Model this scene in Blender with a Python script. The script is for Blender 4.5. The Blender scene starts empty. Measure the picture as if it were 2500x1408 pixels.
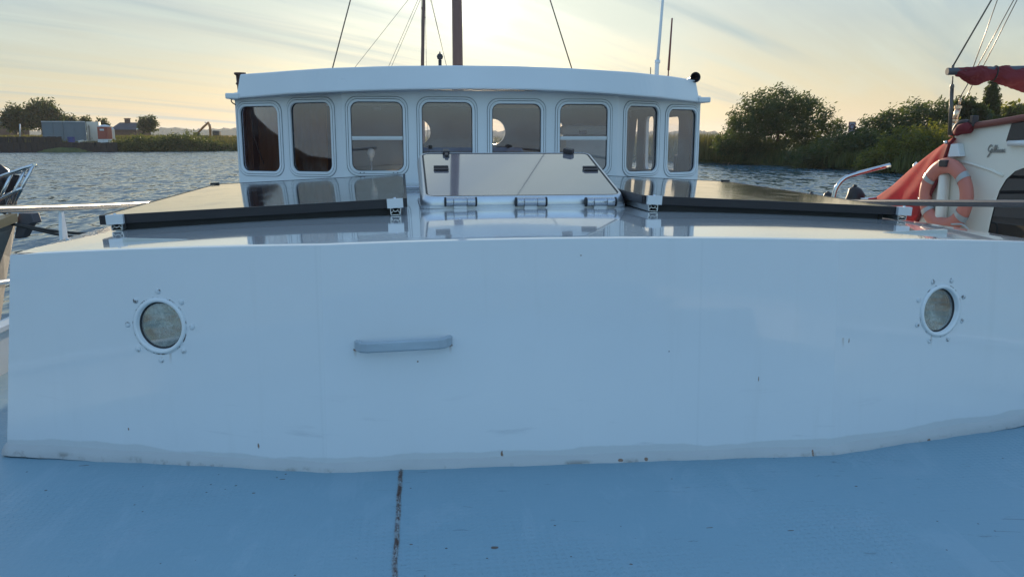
import bpy, bmesh, math, random
import numpy as np
from mathutils import Vector, Matrix
R = math.radians
random.seed(7); rng = np.random.default_rng(7)
SC = bpy.context.scene
COL = SC.collection

# ------------------------------------------------------------------ camera
CZ = 1.85                                   # eye height above the water
FPX, HZ = 2000.0, 338.0                     # focal length and horizon row, for a 2500 px wide picture
TH = math.atan((704 - HZ) / FPX)            # camera looks down by this angle
cam = bpy.data.cameras.new("camera"); camo = bpy.data.objects.new("camera", cam); COL.objects.link(camo)
cam.sensor_width = 36; cam.lens = 36 * FPX / 2500; cam.clip_end = 9000; cam.clip_start = 0.05
camo.location = (0, 0, CZ); camo.rotation_euler = (math.pi / 2 - TH, 0, 0)
SC.camera = camo

def ray(x, y):
    dx, dy = (x - 1250) / FPX, (704 - y) / FPX
    return Vector((dx, math.cos(TH) + dy * math.sin(TH), -math.sin(TH) + dy * math.cos(TH)))

# ------------------------------------------------------------------ sky, sun, exposure
SUN = ray(1160, -6).normalized()
SUN_EL = math.asin(SUN.z); SUN_AZ = math.atan2(SUN.x, SUN.y)
W = bpy.data.worlds.new("World"); SC.world = W; W.use_nodes = True
def build_world():
    nt = W.node_tree; nt.nodes.clear(); N = nt.nodes.new; L = nt.links.new
    out = N('ShaderNodeOutputWorld'); bg = N('ShaderNodeBackground'); L(bg.outputs[0], out.inputs[0])
    bg.inputs[1].default_value = 0.10
    sky = N('ShaderNodeTexSky'); sky.sky_type = 'NISHITA'; sky.sun_disc = False
    sky.sun_elevation = SUN_EL; sky.sun_rotation = SUN_AZ
    sky.air_density = 1.0; sky.dust_density = 2.0; sky.ozone_density = 2.5; sky.altitude = 0
    def m(op, a, b=None, clamp=False):
        n = N('ShaderNodeMath'); n.operation = op; n.use_clamp = clamp
        for i, q in enumerate((a, b)):
            if q is None: continue
            if isinstance(q, (int, float)): n.inputs[i].default_value = q
            else: L(q, n.inputs[i])
        return n.outputs[0]
    def mix(f, a, b, bt='MIX'):
        n = N('ShaderNodeMix'); n.data_type = 'RGBA'; n.blend_type = bt
        for k, q in ((0, f), (6, a), (7, b)):
            if isinstance(q, (int, float)): n.inputs[k].default_value = q
            elif isinstance(q, tuple): n.inputs[k].default_value = (*q, 1)
            else: L(q, n.inputs[k])
        return n.outputs[2]
    tc = N('ShaderNodeTexCoord'); sep = N('ShaderNodeSeparateXYZ'); L(tc.outputs['Generated'], sep.inputs[0])
    lum = N('ShaderNodeRGBToBW'); L(sky.outputs[0], lum.inputs[0])
    # sky brightness compressed, lifting the side away from the sun
    k = m('MULTIPLY', m('POWER', m('MAXIMUM', lum.outputs[0], .05), SKY_G - 1.0), SKY_A)
    kc = N('ShaderNodeCombineXYZ'); [L(k, kc.inputs[i]) for i in range(3)]
    base = mix(1.0, sky.outputs[0], kc.outputs[0], 'MULTIPLY')
    nd = N('ShaderNodeVectorMath'); nd.operation = 'DOT_PRODUCT'; L(tc.outputs['Generated'], nd.inputs[0])
    nd.inputs[1].default_value = tuple(SUN)
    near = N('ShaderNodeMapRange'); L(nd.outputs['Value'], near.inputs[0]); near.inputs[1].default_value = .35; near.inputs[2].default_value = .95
    up = N('ShaderNodeMapRange'); up.interpolation_type = 'SMOOTHSTEP'; L(sep.outputs[2], up.inputs[0]); up.inputs[1].default_value = .015; up.inputs[2].default_value = .19
    hs_ = N('ShaderNodeHueSaturation'); L(base, hs_.inputs['Color']); L(m('SUBTRACT', SAT_FAR, m('MULTIPLY', near.outputs[0], SAT_FAR - .74)), hs_.inputs['Saturation'])
    base = mix(1.0, hs_.outputs[0], mix(near.outputs[0], mix(up.outputs[0], TINT_FARLOW, TINT_FAR), mix(up.outputs[0], TINT_LOW, TINT_HIGH)), 'MULTIPLY')
    gk = m('SUBTRACT', SKY_FAR, m('MULTIPLY', near.outputs[0], SKY_FAR - SKY_NEAR)); gc = N('ShaderNodeCombineXYZ'); [L(gk, gc.inputs[i]) for i in range(3)]  # sky away from the sun brightened to lift the shaded cabin front
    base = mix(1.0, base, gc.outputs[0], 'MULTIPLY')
    z = m('MAXIMUM', sep.outputs[2], 0.0)
    zz = m('ADD', z, 0.10)
    # thin high cirrus drawn out in long streaks on a far ceiling
    cx = m('DIVIDE', sep.outputs[0], zz); cy = m('DIVIDE', sep.outputs[1], zz)
    def streak(phi, along, across, lo, hi, seed, detail=6):
        a = m('ADD', m('MULTIPLY', cx, math.sin(phi) * along), m('MULTIPLY', cy, math.cos(phi) * along))
        b = m('SUBTRACT', m('MULTIPLY', cx, math.cos(phi) * across), m('MULTIPLY', cy, math.sin(phi) * across))
        cmb = N('ShaderNodeCombineXYZ'); L(a, cmb.inputs[0]); L(b, cmb.inputs[1]); cmb.inputs[2].default_value = seed
        n = N('ShaderNodeTexNoise'); L(cmb.outputs[0], n.inputs[0]); n.inputs['Scale'].default_value = 1.0
        n.inputs['Detail'].default_value = detail; n.inputs['Roughness'].default_value = .5; n.inputs['Distortion'].default_value = .25
        mr = N('ShaderNodeMapRange'); mr.interpolation_type = 'SMOOTHSTEP'; L(n.outputs[0], mr.inputs[0])
        mr.inputs[1].default_value = lo; mr.inputs[2].default_value = hi
        return mr.outputs[0]
    s1 = streak(R(38), .34, 4.4, .42, .70, 3.1, 8); s2 = streak(R(30), .55, 2.0, .42, .70, 9.4, 8)
    cl = m('MULTIPLY', m('MULTIPLY', m('MAXIMUM', s1, s2), near.outputs[0]), m('MULTIPLY', m('SUBTRACT', z, .02), 9.0, True))
    veil = mix(.8, base, CLOUD_COL)
    c = mix(m('MULTIPLY', cl, .95), base, veil)
    d2 = m('MULTIPLY', m('MULTIPLY', streak(R(38), .22, 2.6, .46, .76, 21.7, 8), near.outputs[0]), .75)
    c = mix(d2, c, CLOUD_DARK)
    # bright air round the sun and the sun itself
    ang = m('ARCCOSINE', m('MINIMUM', nd.outputs['Value'], 0.999999))
    def halo(w, k):
        return m('MULTIPLY', m('POWER', 2.718, m('MULTIPLY', m('POWER', m('DIVIDE', ang, w), 1.3), -1.0)), k)
    h1 = mix(1.0, (1.0, .88, .62), halo(.16, 1.8), 'MULTIPLY')
    h2 = mix(1.0, (1.0, .93, .75), halo(.016, 45.0), 'MULTIPLY')
    hs = mix(1.0, h1, h2, 'ADD')
    c = mix(1.0, c, hs, 'ADD')
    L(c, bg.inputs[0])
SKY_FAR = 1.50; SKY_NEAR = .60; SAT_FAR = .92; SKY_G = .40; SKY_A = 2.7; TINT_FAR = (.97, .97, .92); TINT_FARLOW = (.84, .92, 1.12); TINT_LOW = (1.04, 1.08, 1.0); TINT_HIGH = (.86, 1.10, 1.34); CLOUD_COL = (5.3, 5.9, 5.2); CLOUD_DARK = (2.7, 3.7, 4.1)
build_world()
sl = bpy.data.lights.new("sun", 'SUN'); sl.energy = 4.5; sl.angle = R(0.5); sl.color = (1.0, .80, .55)
so = bpy.data.objects.new("sun", sl); COL.objects.link(so)
so.rotation_euler = SUN.to_track_quat('Z', 'Y').to_euler()
SC.view_settings.view_transform = 'Standard'; SC.view_settings.look = 'None'
SC.view_settings.exposure = 0.40; SC.view_settings.gamma = 1.0
SC.cycles.volume_bounces = 0; SC.cycles.max_bounces = 8; SC.cycles.transparent_max_bounces = 24

# ------------------------------------------------------------------ frames and helpers
PSI = R(7.5)                                # the boat lies turned by this angle to the view
U = Vector((math.cos(PSI), math.sin(PSI), 0)); V = Vector((-math.sin(PSI), math.cos(PSI), 0))
EZ = Vector((0, 0, 1))
def B(u, v, z=0.0): return U * u + V * v + EZ * z            # boat coordinates -> world
CAMP = Vector((0, 0, CZ))
def onplane(x, y, p, n):
    r = ray(x, y); return CAMP + r * ((p - CAMP).dot(n) / r.dot(n))
def onz(x, y, z): return onplane(x, y, Vector((0, 0, z)), EZ)
def onY(x, y, Y): return onplane(x, y, Vector((0, Y, 0)), Vector((0, 1, 0)))
def onv(x, y, v): return onplane(x, y, B(0, v), V)
def onu(x, y, u): return onplane(x, y, B(u, 0), U)
def zrow(p, y):                             # height seen on picture row y at the plan point p
    r = ray(1250, y); return CZ + p.y * r.z / r.y
def uv(p): return p.dot(U), p.dot(V)

def org(o):
    s = Vector((0, 0, 0))
    while o is not None: s = s + o.location; o = o.parent
    return s
def tag(o, label=None, cat=None, group=None, kind=None):
    if label: o['label'] = label
    if cat: o['category'] = cat
    if group: o['group'] = group
    if kind: o['kind'] = kind
    return o
def thing(name, loc, label, cat, group=None):
    o = bpy.data.objects.new(name, None); COL.objects.link(o); o.location = loc; o.empty_display_size = .2
    return tag(o, label, cat, group)

class MB:
    def __init__(s): s.v = []; s.f = []; s.smooth = []
    def add(s, vs, fs, sm=False):
        b = len(s.v); s.v += [Vector(q) for q in vs]; s.f += [tuple(b + i for i in f) for f in fs]; s.smooth += [sm] * len(fs); return s
    def box(s, c, sx, sy, sz, ex=Vector((1, 0, 0)), ey=Vector((0, 1, 0)), ez=Vector((0, 0, 1))):
        c = Vector(c); vs = [c + ex * (a * sx / 2) + ey * (b * sy / 2) + ez * (d * sz / 2) for d in (-1, 1) for b in (-1, 1) for a in (-1, 1)]
        return s.add(vs, [(0, 2, 3, 1), (4, 5, 7, 6), (0, 1, 5, 4), (2, 6, 7, 3), (0, 4, 6, 2), (1, 3, 7, 5)])
    def bbox(s, c, sx, sy, sz, b=.008, ex=Vector((1, 0, 0)), ey=Vector((0, 1, 0)), ez=Vector((0, 0, 1)), seg=2):
        bm = bmesh.new(); bmesh.ops.create_cube(bm, size=1)
        for q in bm.verts: q.co = Vector((q.co.x * sx, q.co.y * sy, q.co.z * sz))
        bmesh.ops.bevel(bm, geom=bm.edges[:], offset=min(b, .45 * min(sx, sy, sz)), segments=seg, affect='EDGES', profile=.5)
        bm.verts.index_update(); c = Vector(c)
        vs = [c + ex * q.co.x + ey * q.co.y + ez * q.co.z for q in bm.verts]
        fs = [tuple(q.index for q in f.verts) for f in bm.faces]; bm.free()
        return s.add(vs, fs)
    def tube(s, pts, r, n=10, cap=True):
        pts = [Vector(p) for p in pts]; k = len(pts)
        rs = r if isinstance(r, (list, tuple)) else [r] * k
        vs = []; prev = None
        for i, p in enumerate(pts):
            t = (pts[min(i + 1, k - 1)] - pts[max(i - 1, 0)]).normalized()
            if prev is None:
                a = Vector((0, 0, 1)) if abs(t.z) < .9 else Vector((1, 0, 0)); a = (a - t * a.dot(t)).normalized()
            else: a = (prev - t * prev.dot(t)).normalized()
            prev = a; b = t.cross(a)
            for j in range(n):
                w = 2 * math.pi * j / n; vs.append(p + (a * math.cos(w) + b * math.sin(w)) * rs[i])
        fs = [(i * n + j, i * n + (j + 1) % n, (i + 1) * n + (j + 1) % n, (i + 1) * n + j) for i in range(k - 1) for j in range(n)]
        s.add(vs, fs, True)
        if cap: s.add(vs[:n], [tuple(range(n - 1, -1, -1))]); s.add(vs[-n:], [tuple(range(n))])
        return s
    def lathe(s, prof, c, ax=EZ, n=28, sm=True):
        c = Vector(c); ax = Vector(ax).normalized(); a = Vector((1, 0, 0)) if abs(ax.x) < .8 else Vector((0, 1, 0))
        a = (a - ax * a.dot(ax)).normalized(); b = ax.cross(a); vs = []
        for r, h in prof:
            for j in range(n):
                w = 2 * math.pi * j / n; vs.append(c + ax * h + (a * math.cos(w) + b * math.sin(w)) * r)
        fs = [(i * n + j, i * n + (j + 1) % n, (i + 1) * n + (j + 1) % n, (i + 1) * n + j) for i in range(len(prof) - 1) for j in range(n)]
        return s.add(vs, fs, sm)
    def loft(s, loops, closed=True, sm=False):
        n = len(loops[0]); vs = [q for l in loops for q in l]; m = n if closed else n - 1
        fs = [(i * n + j, i * n + (j + 1) % n, (i + 1) * n + (j + 1) % n, (i + 1) * n + j) for i in range(len(loops) - 1) for j in range(m)]
        return s.add(vs, fs, sm)
    def poly(s, pts): return s.add(pts, [tuple(range(len(pts)))])
    def prism(s, pts, d):                   # a flat outline given real thickness along d
        pts = [Vector(p) for p in pts]; n = len(pts); d = Vector(d)
        return s.add(pts + [p + d for p in pts], [tuple(range(n - 1, -1, -1)), tuple(range(n, 2 * n))] + [(i, (i + 1) % n, n + (i + 1) % n, n + i) for i in range(n)])
    def build(s, name, mat, parent=None, fix=True, bevel=0, merge=1e-5):
        me = bpy.data.meshes.new(name); o = org(parent) if parent is not None else Vector((0, 0, 0))
        me.from_pydata([tuple(q - o) for q in s.v], [], s.f); me.update()
        me.polygons.foreach_set('use_smooth', s.smooth)
        if fix:
            bm = bmesh.new(); bm.from_mesh(me); bmesh.ops.remove_doubles(bm, verts=bm.verts, dist=merge)
            bmesh.ops.recalc_face_normals(bm, faces=bm.faces); bm.to_mesh(me); bm.free()
        ob = bpy.data.objects.new(name, me); COL.objects.link(ob); me.materials.append(mat)
        if parent is not None: ob.parent = parent
        if bevel:
            md = ob.modifiers.new('bevel', 'BEVEL'); md.width = bevel; md.segments = 2; md.limit_method = 'ANGLE'; md.angle_limit = R(35)
        return ob

def rr(x0, y0, x1, y1, r, n=6):             # rounded rectangle outline
    out = []
    for cx, cy, a0 in ((x1 - r, y1 - r, 0), (x0 + r, y1 - r, 90), (x0 + r, y0 + r, 180), (x1 - r, y0 + r, 270)):
        for k in range(n + 1):
            a = R(a0 + 90 * k / n); out.append((cx + r * math.cos(a), cy + r * math.sin(a)))
    return out
def circ(cx, cy, r, n=40, ry=None): return [(cx + r * math.cos(2 * math.pi * k / n), cy + (ry or r) * math.sin(2 * math.pi * k / n)) for k in range(n)]
def plate(mb, outer, holes, th, P, ex, ey):  # a flat sheet with openings, thickness th, outline in (ex, ey) from P
    cu = bpy.data.curves.new('outline', 'CURVE'); cu.dimensions = '2D'; cu.fill_mode = 'BOTH'; cu.extrude = th / 2
    for lp in [outer] + holes:
        sp = cu.splines.new('POLY'); sp.points.add(len(lp) - 1); sp.use_cyclic_u = True
        for q, pt in zip(sp.points, lp): q.co = (pt[0], pt[1], 0, 1)
    ob = bpy.data.objects.new('outline', cu); COL.objects.link(ob)
    dg = bpy.context.evaluated_depsgraph_get(); me = bpy.data.meshes.new_from_object(ob.evaluated_get(dg))
    ez = ex.cross(ey); vs = [P + ex * q.co.x + ey * q.co.y + ez * q.co.z for q in me.vertices]
    mb.add(vs, [tuple(p.vertices) for p in me.polygons])
    bpy.data.objects.remove(ob); bpy.data.curves.remove(cu); bpy.data.meshes.remove(me)
    return mb

# ------------------------------------------------------------------ materials
class NT:
    def __init__(s, name):
        s.m = bpy.data.materials.new(name); s.m.use_nodes = True; s.t = s.m.node_tree
        s.p = s.t.nodes['Principled BSDF']; s.out = s.t.nodes['Material Output']
    def n(s, t): return s.t.nodes.new(t)
    def l(s, a, b): s.t.links.new(a, b)
    def coord(s):
        if not hasattr(s, '_c'): g = s.n('ShaderNodeNewGeometry'); s._c = g.outputs['Position']
        return s._c
    def math(s, op, a, b=None, clamp=False):
        n = s.n('ShaderNodeMath'); n.operation = op; n.use_clamp = clamp
        for i, q in enumerate((a, b)):
            if q is None: continue
            if isinstance(q, (int, float)): n.inputs[i].default_value = q
            else: s.l(q, n.inputs[i])
        return n.outputs[0]
    def noise(s, scale, detail=4, sc=(1, 1, 1), rough=.5, dist=0, loc=(0, 0, 0), vec=None, rot=(0, 0, 0)):
        mp = s.n('ShaderNodeMapping'); s.l(vec or s.coord(), mp.inputs[0]); mp.inputs['Scale'].default_value = sc
        mp.inputs['Location'].default_value = loc; mp.inputs['Rotation'].default_value = rot
        n = s.n('ShaderNodeTexNoise'); s.l(mp.outputs[0], n.inputs[0]); n.inputs['Scale'].default_value = scale
        n.inputs['Detail'].default_value = detail; n.inputs['Roughness'].default_value = rough; n.inputs['Distortion'].default_value = dist
        return n.outputs[0]
    def ramp(s, f, lo, hi, smooth=True):
        m = s.n('ShaderNodeMapRange'); m.interpolation_type = 'SMOOTHSTEP' if smooth else 'LINEAR'
        s.l(f, m.inputs[0]); m.inputs[1].default_value = lo; m.inputs[2].default_value = hi; return m.outputs[0]
    def mix(s, f, a, b, bt='MIX'):
        n = s.n('ShaderNodeMix'); n.data_type = 'RGBA'; n.blend_type = bt
        for k, q in ((0, f), (6, a), (7, b)):
            if isinstance(q, (int, float)): n.inputs[k].default_value = q
            elif isinstance(q, tuple): n.inputs[k].default_value = (*q, 1)
            else: s.l(q, n.inputs[k])
        return n.outputs[2]
    def set(s, **kw):
        for k, q in kw.items():
            i = s.p.inputs[k.replace('_', ' ')]
            if isinstance(q, (int, float)): i.default_value = q
            elif isinstance(q, tuple): i.default_value = (*q, 1) if len(q) == 3 else q
            else: s.l(q, i)
        return s
    def bump(s, h, strength=.3, dist=.01):
        b = s.n('ShaderNodeBump'); b.inputs['Strength'].default_value = strength; b.inputs['Distance'].default_value = dist
        s.l(h, b.inputs['Height']); s.l(b.outputs[0], s.p.inputs['Normal']); return s
    def boat_uv(s):                         # boat-fixed plan coordinates
        o = []
        for a in (U, V):
            n = s.n('ShaderNodeVectorMath'); n.operation = 'DOT_PRODUCT'; s.l(s.coord(), n.inputs[0]); n.inputs[1].default_value = tuple(a); o.append(n.outputs['Value'])
        sp = s.n('ShaderNodeSeparateXYZ'); s.l(s.coord(), sp.inputs[0]); o.append(sp.outputs[2]); return o

def mat(name, col, rough=.5, metal=0, var=.12, vs=6., bump=0, bs=60, coat=0, **kw):
    t = NT(name); f = t.noise(vs, 5)
    c = t.mix(f, tuple(x * (1 - var) for x in col), tuple(min(1, x * (1 + var)) for x in col))
    t.set(Base_Color=c, Metallic=metal, Coat_Weight=coat, **kw)
    r = t.noise(vs * 3, 4); t.set(Roughness=t.math('ADD', t.math('MULTIPLY', r, rough * .4), rough * .8))
    if bump: t.bump(t.noise(bs, 5), bump, .004)
    return t.m

WHITE = (.78, .80, .80)
def spots(t, a, b, lst, tex):               # list of (a, b, half-width, half-height): worn marks with ragged edges
    tot = None
    for (x, y, rx, ry) in lst:
        dx = t.math('DIVIDE', t.math('SUBTRACT', a, x), rx); dy = t.math('DIVIDE', t.math('SUBTRACT', b, y), ry)
        d = t.math('ADD', t.math('MULTIPLY', dx, dx), t.math('MULTIPLY', dy, dy))
        d = t.math('ADD', d, t.math('MULTIPLY', t.math('SUBTRACT', tex, .5), 3.2))
        s = t.math('SUBTRACT', 1.0, t.ramp(d, .45, 1.0))
        tot = s if tot is None else t.math('MAXIMUM', tot, s)
    return tot
DECKZ = CZ - 1.0
RUST_FACE = []                              # filled in below, in boat coordinates (u, z)
RUNS = []
def m_coachroof():
    t = NT('white gloss boat paint'); u, v, z = t.boat_uv()
    f = t.noise(1.3, 4); f2 = t.noise(9, 5)
    c = t.mix(f, (.70, .73, .745), (.79, .80, .80)); c = t.mix(t.math('MULTIPLY', f2, .25), c, (.66, .69, .71))
    # uneven pale grey paint along the foot
    edge = t.math('ADD', DECKZ + .045, t.math('MULTIPLY', t.math('SUBTRACT', t.noise(2.2, 3, (1, 1, .1)), .52), .10))
    edge = t.math('MINIMUM', edge, DECKZ + .048)
    edge = t.math('ADD', edge, t.math('MULTIPLY', t.noise(38, 2), .006))
    foot = t.math('SUBTRACT', 1.0, t.ramp(t.math('SUBTRACT', z, edge), -.004, .004))
    c = t.mix(foot, c, (.63, .645, .64))
    # smears on the lower wall
    sm = t.ramp(t.noise(3.2, 5, (1, 1, 7), .6, .4), .60, .74)
    low = t.math('SUBTRACT', 1.0, t.ramp(z, DECKZ + .08, DECKZ + .30))
    c = t.mix(t.math('MULTIPLY', t.math('MULTIPLY', sm, low), .5), c, (.52, .54, .56))
    # faint brush streaks, grime runs and two plate joints
    st = t.ramp(t.noise(3.0, 5, (5, 5, .25), .6), .55, .75); c = t.mix(t.math('MULTIPLY', st, .10), c, (.50, .50, .46))
    cl_ = t.ramp(t.noise(.9, 5, rough=.6, loc=(3, 3, 1)), .50, .70); c = t.mix(t.math('MULTIPLY', cl_, .22), c, (.62, .66, .68))
    for ju in (-.262, .905):
        jj = t.math('SUBTRACT', 1.0, t.ramp(t.math('ABSOLUTE', t.math('SUBTRACT', u, ju)), .001, .006)); c = t.mix(t.math('MULTIPLY', jj, .09), c, (.50, .52, .53))
    for (rx_, rz0, rl_) in RUNS:
        dx_ = t.math('ABSOLUTE', t.math('SUBTRACT', u, t.math('ADD', rx_, t.math('MULTIPLY', t.math('SUBTRACT', t.noise(12, 2, (.2, .2, 1)), .5), .012))))
        a_ = t.math('SUBTRACT', 1.0, t.ramp(dx_, .001, .006)); b_ = t.math('MULTIPLY', t.ramp(z, rz0 - rl_, rz0), t.math('LESS_THAN', z, rz0))
        c = t.mix(t.math('MULTIPLY', t.math('MULTIPLY', a_, b_), .40), c, (.36, .24, .13))
    # pin specks
    vo = t.n('ShaderNodeTexVoronoi'); t.l(t.coord(), vo.inputs[0]); vo.inputs['Scale'].default_value = 9.0
    sp = t.math('MULTIPLY', t.math('LESS_THAN', vo.outputs['Distance'], .020), t.math('GREATER_THAN', t.noise(2.0, 2, loc=(4, 1, 2)), .52))
    c = t.mix(t.math('MULTIPLY', sp, .8), c, (.12, .10, .09))
    if RUST_FACE:
        s = spots(t, u, z, RUST_FACE, t.noise(70, 4)); c = t.mix(t.math('MULTIPLY', s, .85), c, (.20, .085, .03))
    t.set(Base_Color=c, Roughness=t.math('ADD', .05, t.math('MULTIPLY', t.noise(5, 4), .06)), IOR=1.36, Coat_Weight=.75, Coat_Roughness=.02)
    h = t.math('ADD', t.math('MULTIPLY', t.noise(2.6, 3), 1.0), t.math('MULTIPLY', t.noise(14, 2), .08))
    t.bump(h, .22, .006)
    return t.m
_a, _b = uv(onz(978, 1150, DECKZ)), uv(onz(963, 1405, DECKZ)); SEAM = (_a[0] - (_a[0] - _b[0]) / (_a[1] - _b[1]) * _a[1], (_a[0] - _b[0]) / (_a[1] - _b[1]))   # the seam runs slightly askew
def m_deck():
    t = NT('blue grey deck paint'); u, v, z = t.boat_uv()
    f = t.noise(1.1, 4); c = t.mix(f, (.198, .340, .420), (.248, .405, .482))
    c = t.mix(t.math('MULTIPLY', t.ramp(t.noise(4.5, 6, rough=.65), .5, .75), .35), c, (.30, .42, .50))
    fine = t.noise(160, 3); c = t.mix(t.math('MULTIPLY', fine, .22), c, (.145, .255, .345))
    # weld seam with rust
    lu = t.math('ADD', t.math('ADD', SEAM[0], t.math('MULTIPLY', v, SEAM[1])), t.math('MULTIPLY', t.math('SUBTRACT', t.noise(9, 2, (0, 1, 0)), .5), .010))
    du = t.math('ABSOLUTE', t.math('SUBTRACT', u, lu))
    seam = t.math('SUBTRACT', 1.0, t.ramp(du, .003, .009))
    brk = t.ramp(t.noise(26, 5, (1, 1, 1), .7), .42, .56)
    c = t.mix(t.math('MULTIPLY', seam, .55), c, (.34, .33, .31))
    c = t.mix(t.math('MULTIPLY', t.math('MULTIPLY', seam, brk), .95), c, (.085, .035, .018))
    # right plate: scraped, chipped paint in rows
    right = t.ramp(u, -.07, .05)
    sc = t.ramp(t.noise(24, 6, (.35, 1.6, 1), .7, .6, rot=(0, 0, .15)), .635, .70)
    c = t.mix(t.math('MULTIPLY', t.math('MULTIPLY', sc, t.math('ADD', .25, t.math('MULTIPLY', right, .75))), .55), c, (.09, .13, .15))
    wl = t.ramp(t.noise(7, 6, (1, .35, 1), .65, .8, rot=(0, 0, .5)), .54, .64); c = t.mix(t.math('MULTIPLY', wl, .22), c, (.32, .45, .53))
    vo = t.n('ShaderNodeTexVoronoi'); t.l(t.coord(), vo.inputs[0]); vo.inputs['Scale'].default_value = 17.0
    sp = t.math('MULTIPLY', t.math('LESS_THAN', vo.outputs['Distance'], t.math('MULTIPLY', t.noise(3, 2, loc=(2, 7, 0)), .10)), t.math('GREATER_THAN', t.noise(1.7, 3, loc=(9, 1, 2)), .50))
    c = t.mix(t.math('MULTIPLY', sp, .85), c, (.045, .035, .03))
    if RUST_DECK:
        s = spots(t, u, v, RUST_DECK, t.noise(60, 4)); c = t.mix(t.math('MULTIPLY', s, .9), c, (.10, .055, .03))
    t.set(Base_Color=c, Roughness=t.math('ADD', .42, t.math('MULTIPLY', f, .16)), IOR=1.45)
    ripple = t.noise(22, 3, (.25, 2.4, 1), .55, .5)
    h = t.math('ADD', t.math('MULTIPLY', t.noise(5, 3), .8), t.math('ADD', t.math('MULTIPLY', t.noise(95, 2, (1, .45, 1)), .16), t.math('MULTIPLY', t.math('MULTIPLY', seam, t.noise(60, 2)), 1.4)))
    h = t.math('ADD', h, t.math('MULTIPLY', ripple, .22))
    wv = []
    for sg in (1, -1):
        a_ = t.math('SINE', t.math('MULTIPLY', t.math('ADD', t.math('MULTIPLY', u, 1.0), t.math('MULTIPLY', v, sg * 1.0)), 150.0)); wv.append(a_)
    tread = t.ramp(t.math('MULTIPLY', wv[0], wv[1]), .15, .75); worn = t.ramp(t.noise(1.6, 4, loc=(1, 5, 0)), .38, .66)
    h = t.math('ADD', h, t.math('MULTIPLY', t.math('MULTIPLY', tread, worn), .30))
    t.bump(h, .6, .009)
    return t.m
def m_water():
    t = NT('harbour water')
    def slope(scale, sc, amp, loc, rot, detail):
        mp = t.n('ShaderNodeMapping'); t.l(t.coord(), mp.inputs[0]); mp.inputs['Scale'].default_value = sc; mp.inputs['Location'].default_value = loc; mp.inputs['Rotation'].default_value = (0, 0, rot)
        n = t.n('ShaderNodeTexNoise'); t.l(mp.outputs[0], n.inputs[0]); n.inputs['Scale'].default_value = scale; n.inputs['Detail'].default_value = detail; n.inputs['Distortion'].default_value = .25
        a = t.n('ShaderNodeVectorMath'); a.operation = 'SUBTRACT'; t.l(n.outputs['Color'], a.inputs[0]); a.inputs[1].default_value = (.5, .5, .5)
        b = t.n('ShaderNodeVectorMath'); b.operation = 'MULTIPLY'; t.l(a.outputs[0], b.inputs[0]); b.inputs[1].default_value = (amp * .6, amp, 0); return b.outputs[0]
    def add(a, b):
        n = t.n('ShaderNodeVectorMath'); n.operation = 'ADD'; t.l(a, n.inputs[0])
        if isinstance(b, tuple): n.inputs[1].default_value = b
        else: t.l(b, n.inputs[1])
        return n.outputs[0]
    w = add(add(slope(1.0, (1.5, .60, 1), WAVE * .8, (0, 0, 0), .2, 2), slope(1.0, (3.6, 1.4, 1), WAVE * 1.1, (5, 2, 0), .08, 2)), slope(1.0, (9.0, 3.8, 1), WAVE * .7, (1, 9, 0), -.1, 2))
    nn = t.n('ShaderNodeVectorMath'); nn.operation = 'NORMALIZE'; t.l(add(w, (0, -WAVE * .16, 1)), nn.inputs[0])
    t.set(Base_Color=(.036, .100, .138), Roughness=.05, IOR=1.33); t.l(nn.outputs[0], t.p.inputs['Normal']); return t.m
WAVE = .62
def m_leaf(name, dark, light, trans=.35):
    t = NT(name); f = t.ramp(t.noise(.9, 4), .3, .7); g = t.noise(9, 2)
    c = t.mix(f, dark, light); c = t.mix(t.math('MULTIPLY', g, .4), c, tuple(x * .6 for x in dark))
    t.set(Base_Color=c, Roughness=.55)
    tr = t.n('ShaderNodeBsdfTranslucent'); t.l(t.mix(1.0, c, (2.1, 1.8, .75), 'MULTIPLY'), tr.inputs[0])
    mx = t.n('ShaderNodeMixShader'); mx.inputs[0].default_value = trans + .12
    t.l(t.p.outputs[0], mx.inputs[1]); t.l(tr.outputs[0], mx.inputs[2]); t.l(mx.outputs[0], t.out.inputs[0]); return t.m
def m_glass(name, tint, base=.10, mul=1.0, rough=.015, dust_light=.0, coatc=(1, 1, 1)):
    t = NT(name); tr = t.n('ShaderNodeBsdfTransparent'); tr.inputs[0].default_value = (*tint, 1)
    gl = t.n('ShaderNodeBsdfGlossy'); gl.inputs['Roughness'].default_value = rough; gl.inputs[0].default_value = (*coatc, 1)
    fr = t.n('ShaderNodeFresnel'); fr.inputs[0].default_value = 1.5
    f = t.math('ADD', base, t.math('MULTIPLY', fr.outputs[0], mul), True)
    mx = t.n('ShaderNodeMixShader'); t.l(f, mx.inputs[0]); t.l(tr.outputs[0], mx.inputs[1]); t.l(gl.outputs[0], mx.inputs[2])
    last = mx.outputs[0]
    if dust_light:                                # a patchy film of dried salt; on portholes it imitates light inside
        df = t.n('ShaderNodeBsdfDiffuse'); df.inputs[0].default_value = (.60, .64, .60, 1)
        m2 = t.n('ShaderNodeMixShader'); t.l(t.math('MULTIPLY', t.ramp(t.noise(5, 8, rough=.75), .40, .72), dust_light), m2.inputs[0])
        t.l(last, m2.inputs[1]); t.l(df.outputs[0], m2.inputs[2]); last = m2.outputs[0]
    t.l(last, t.out.inputs[0]); return t.m
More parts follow.
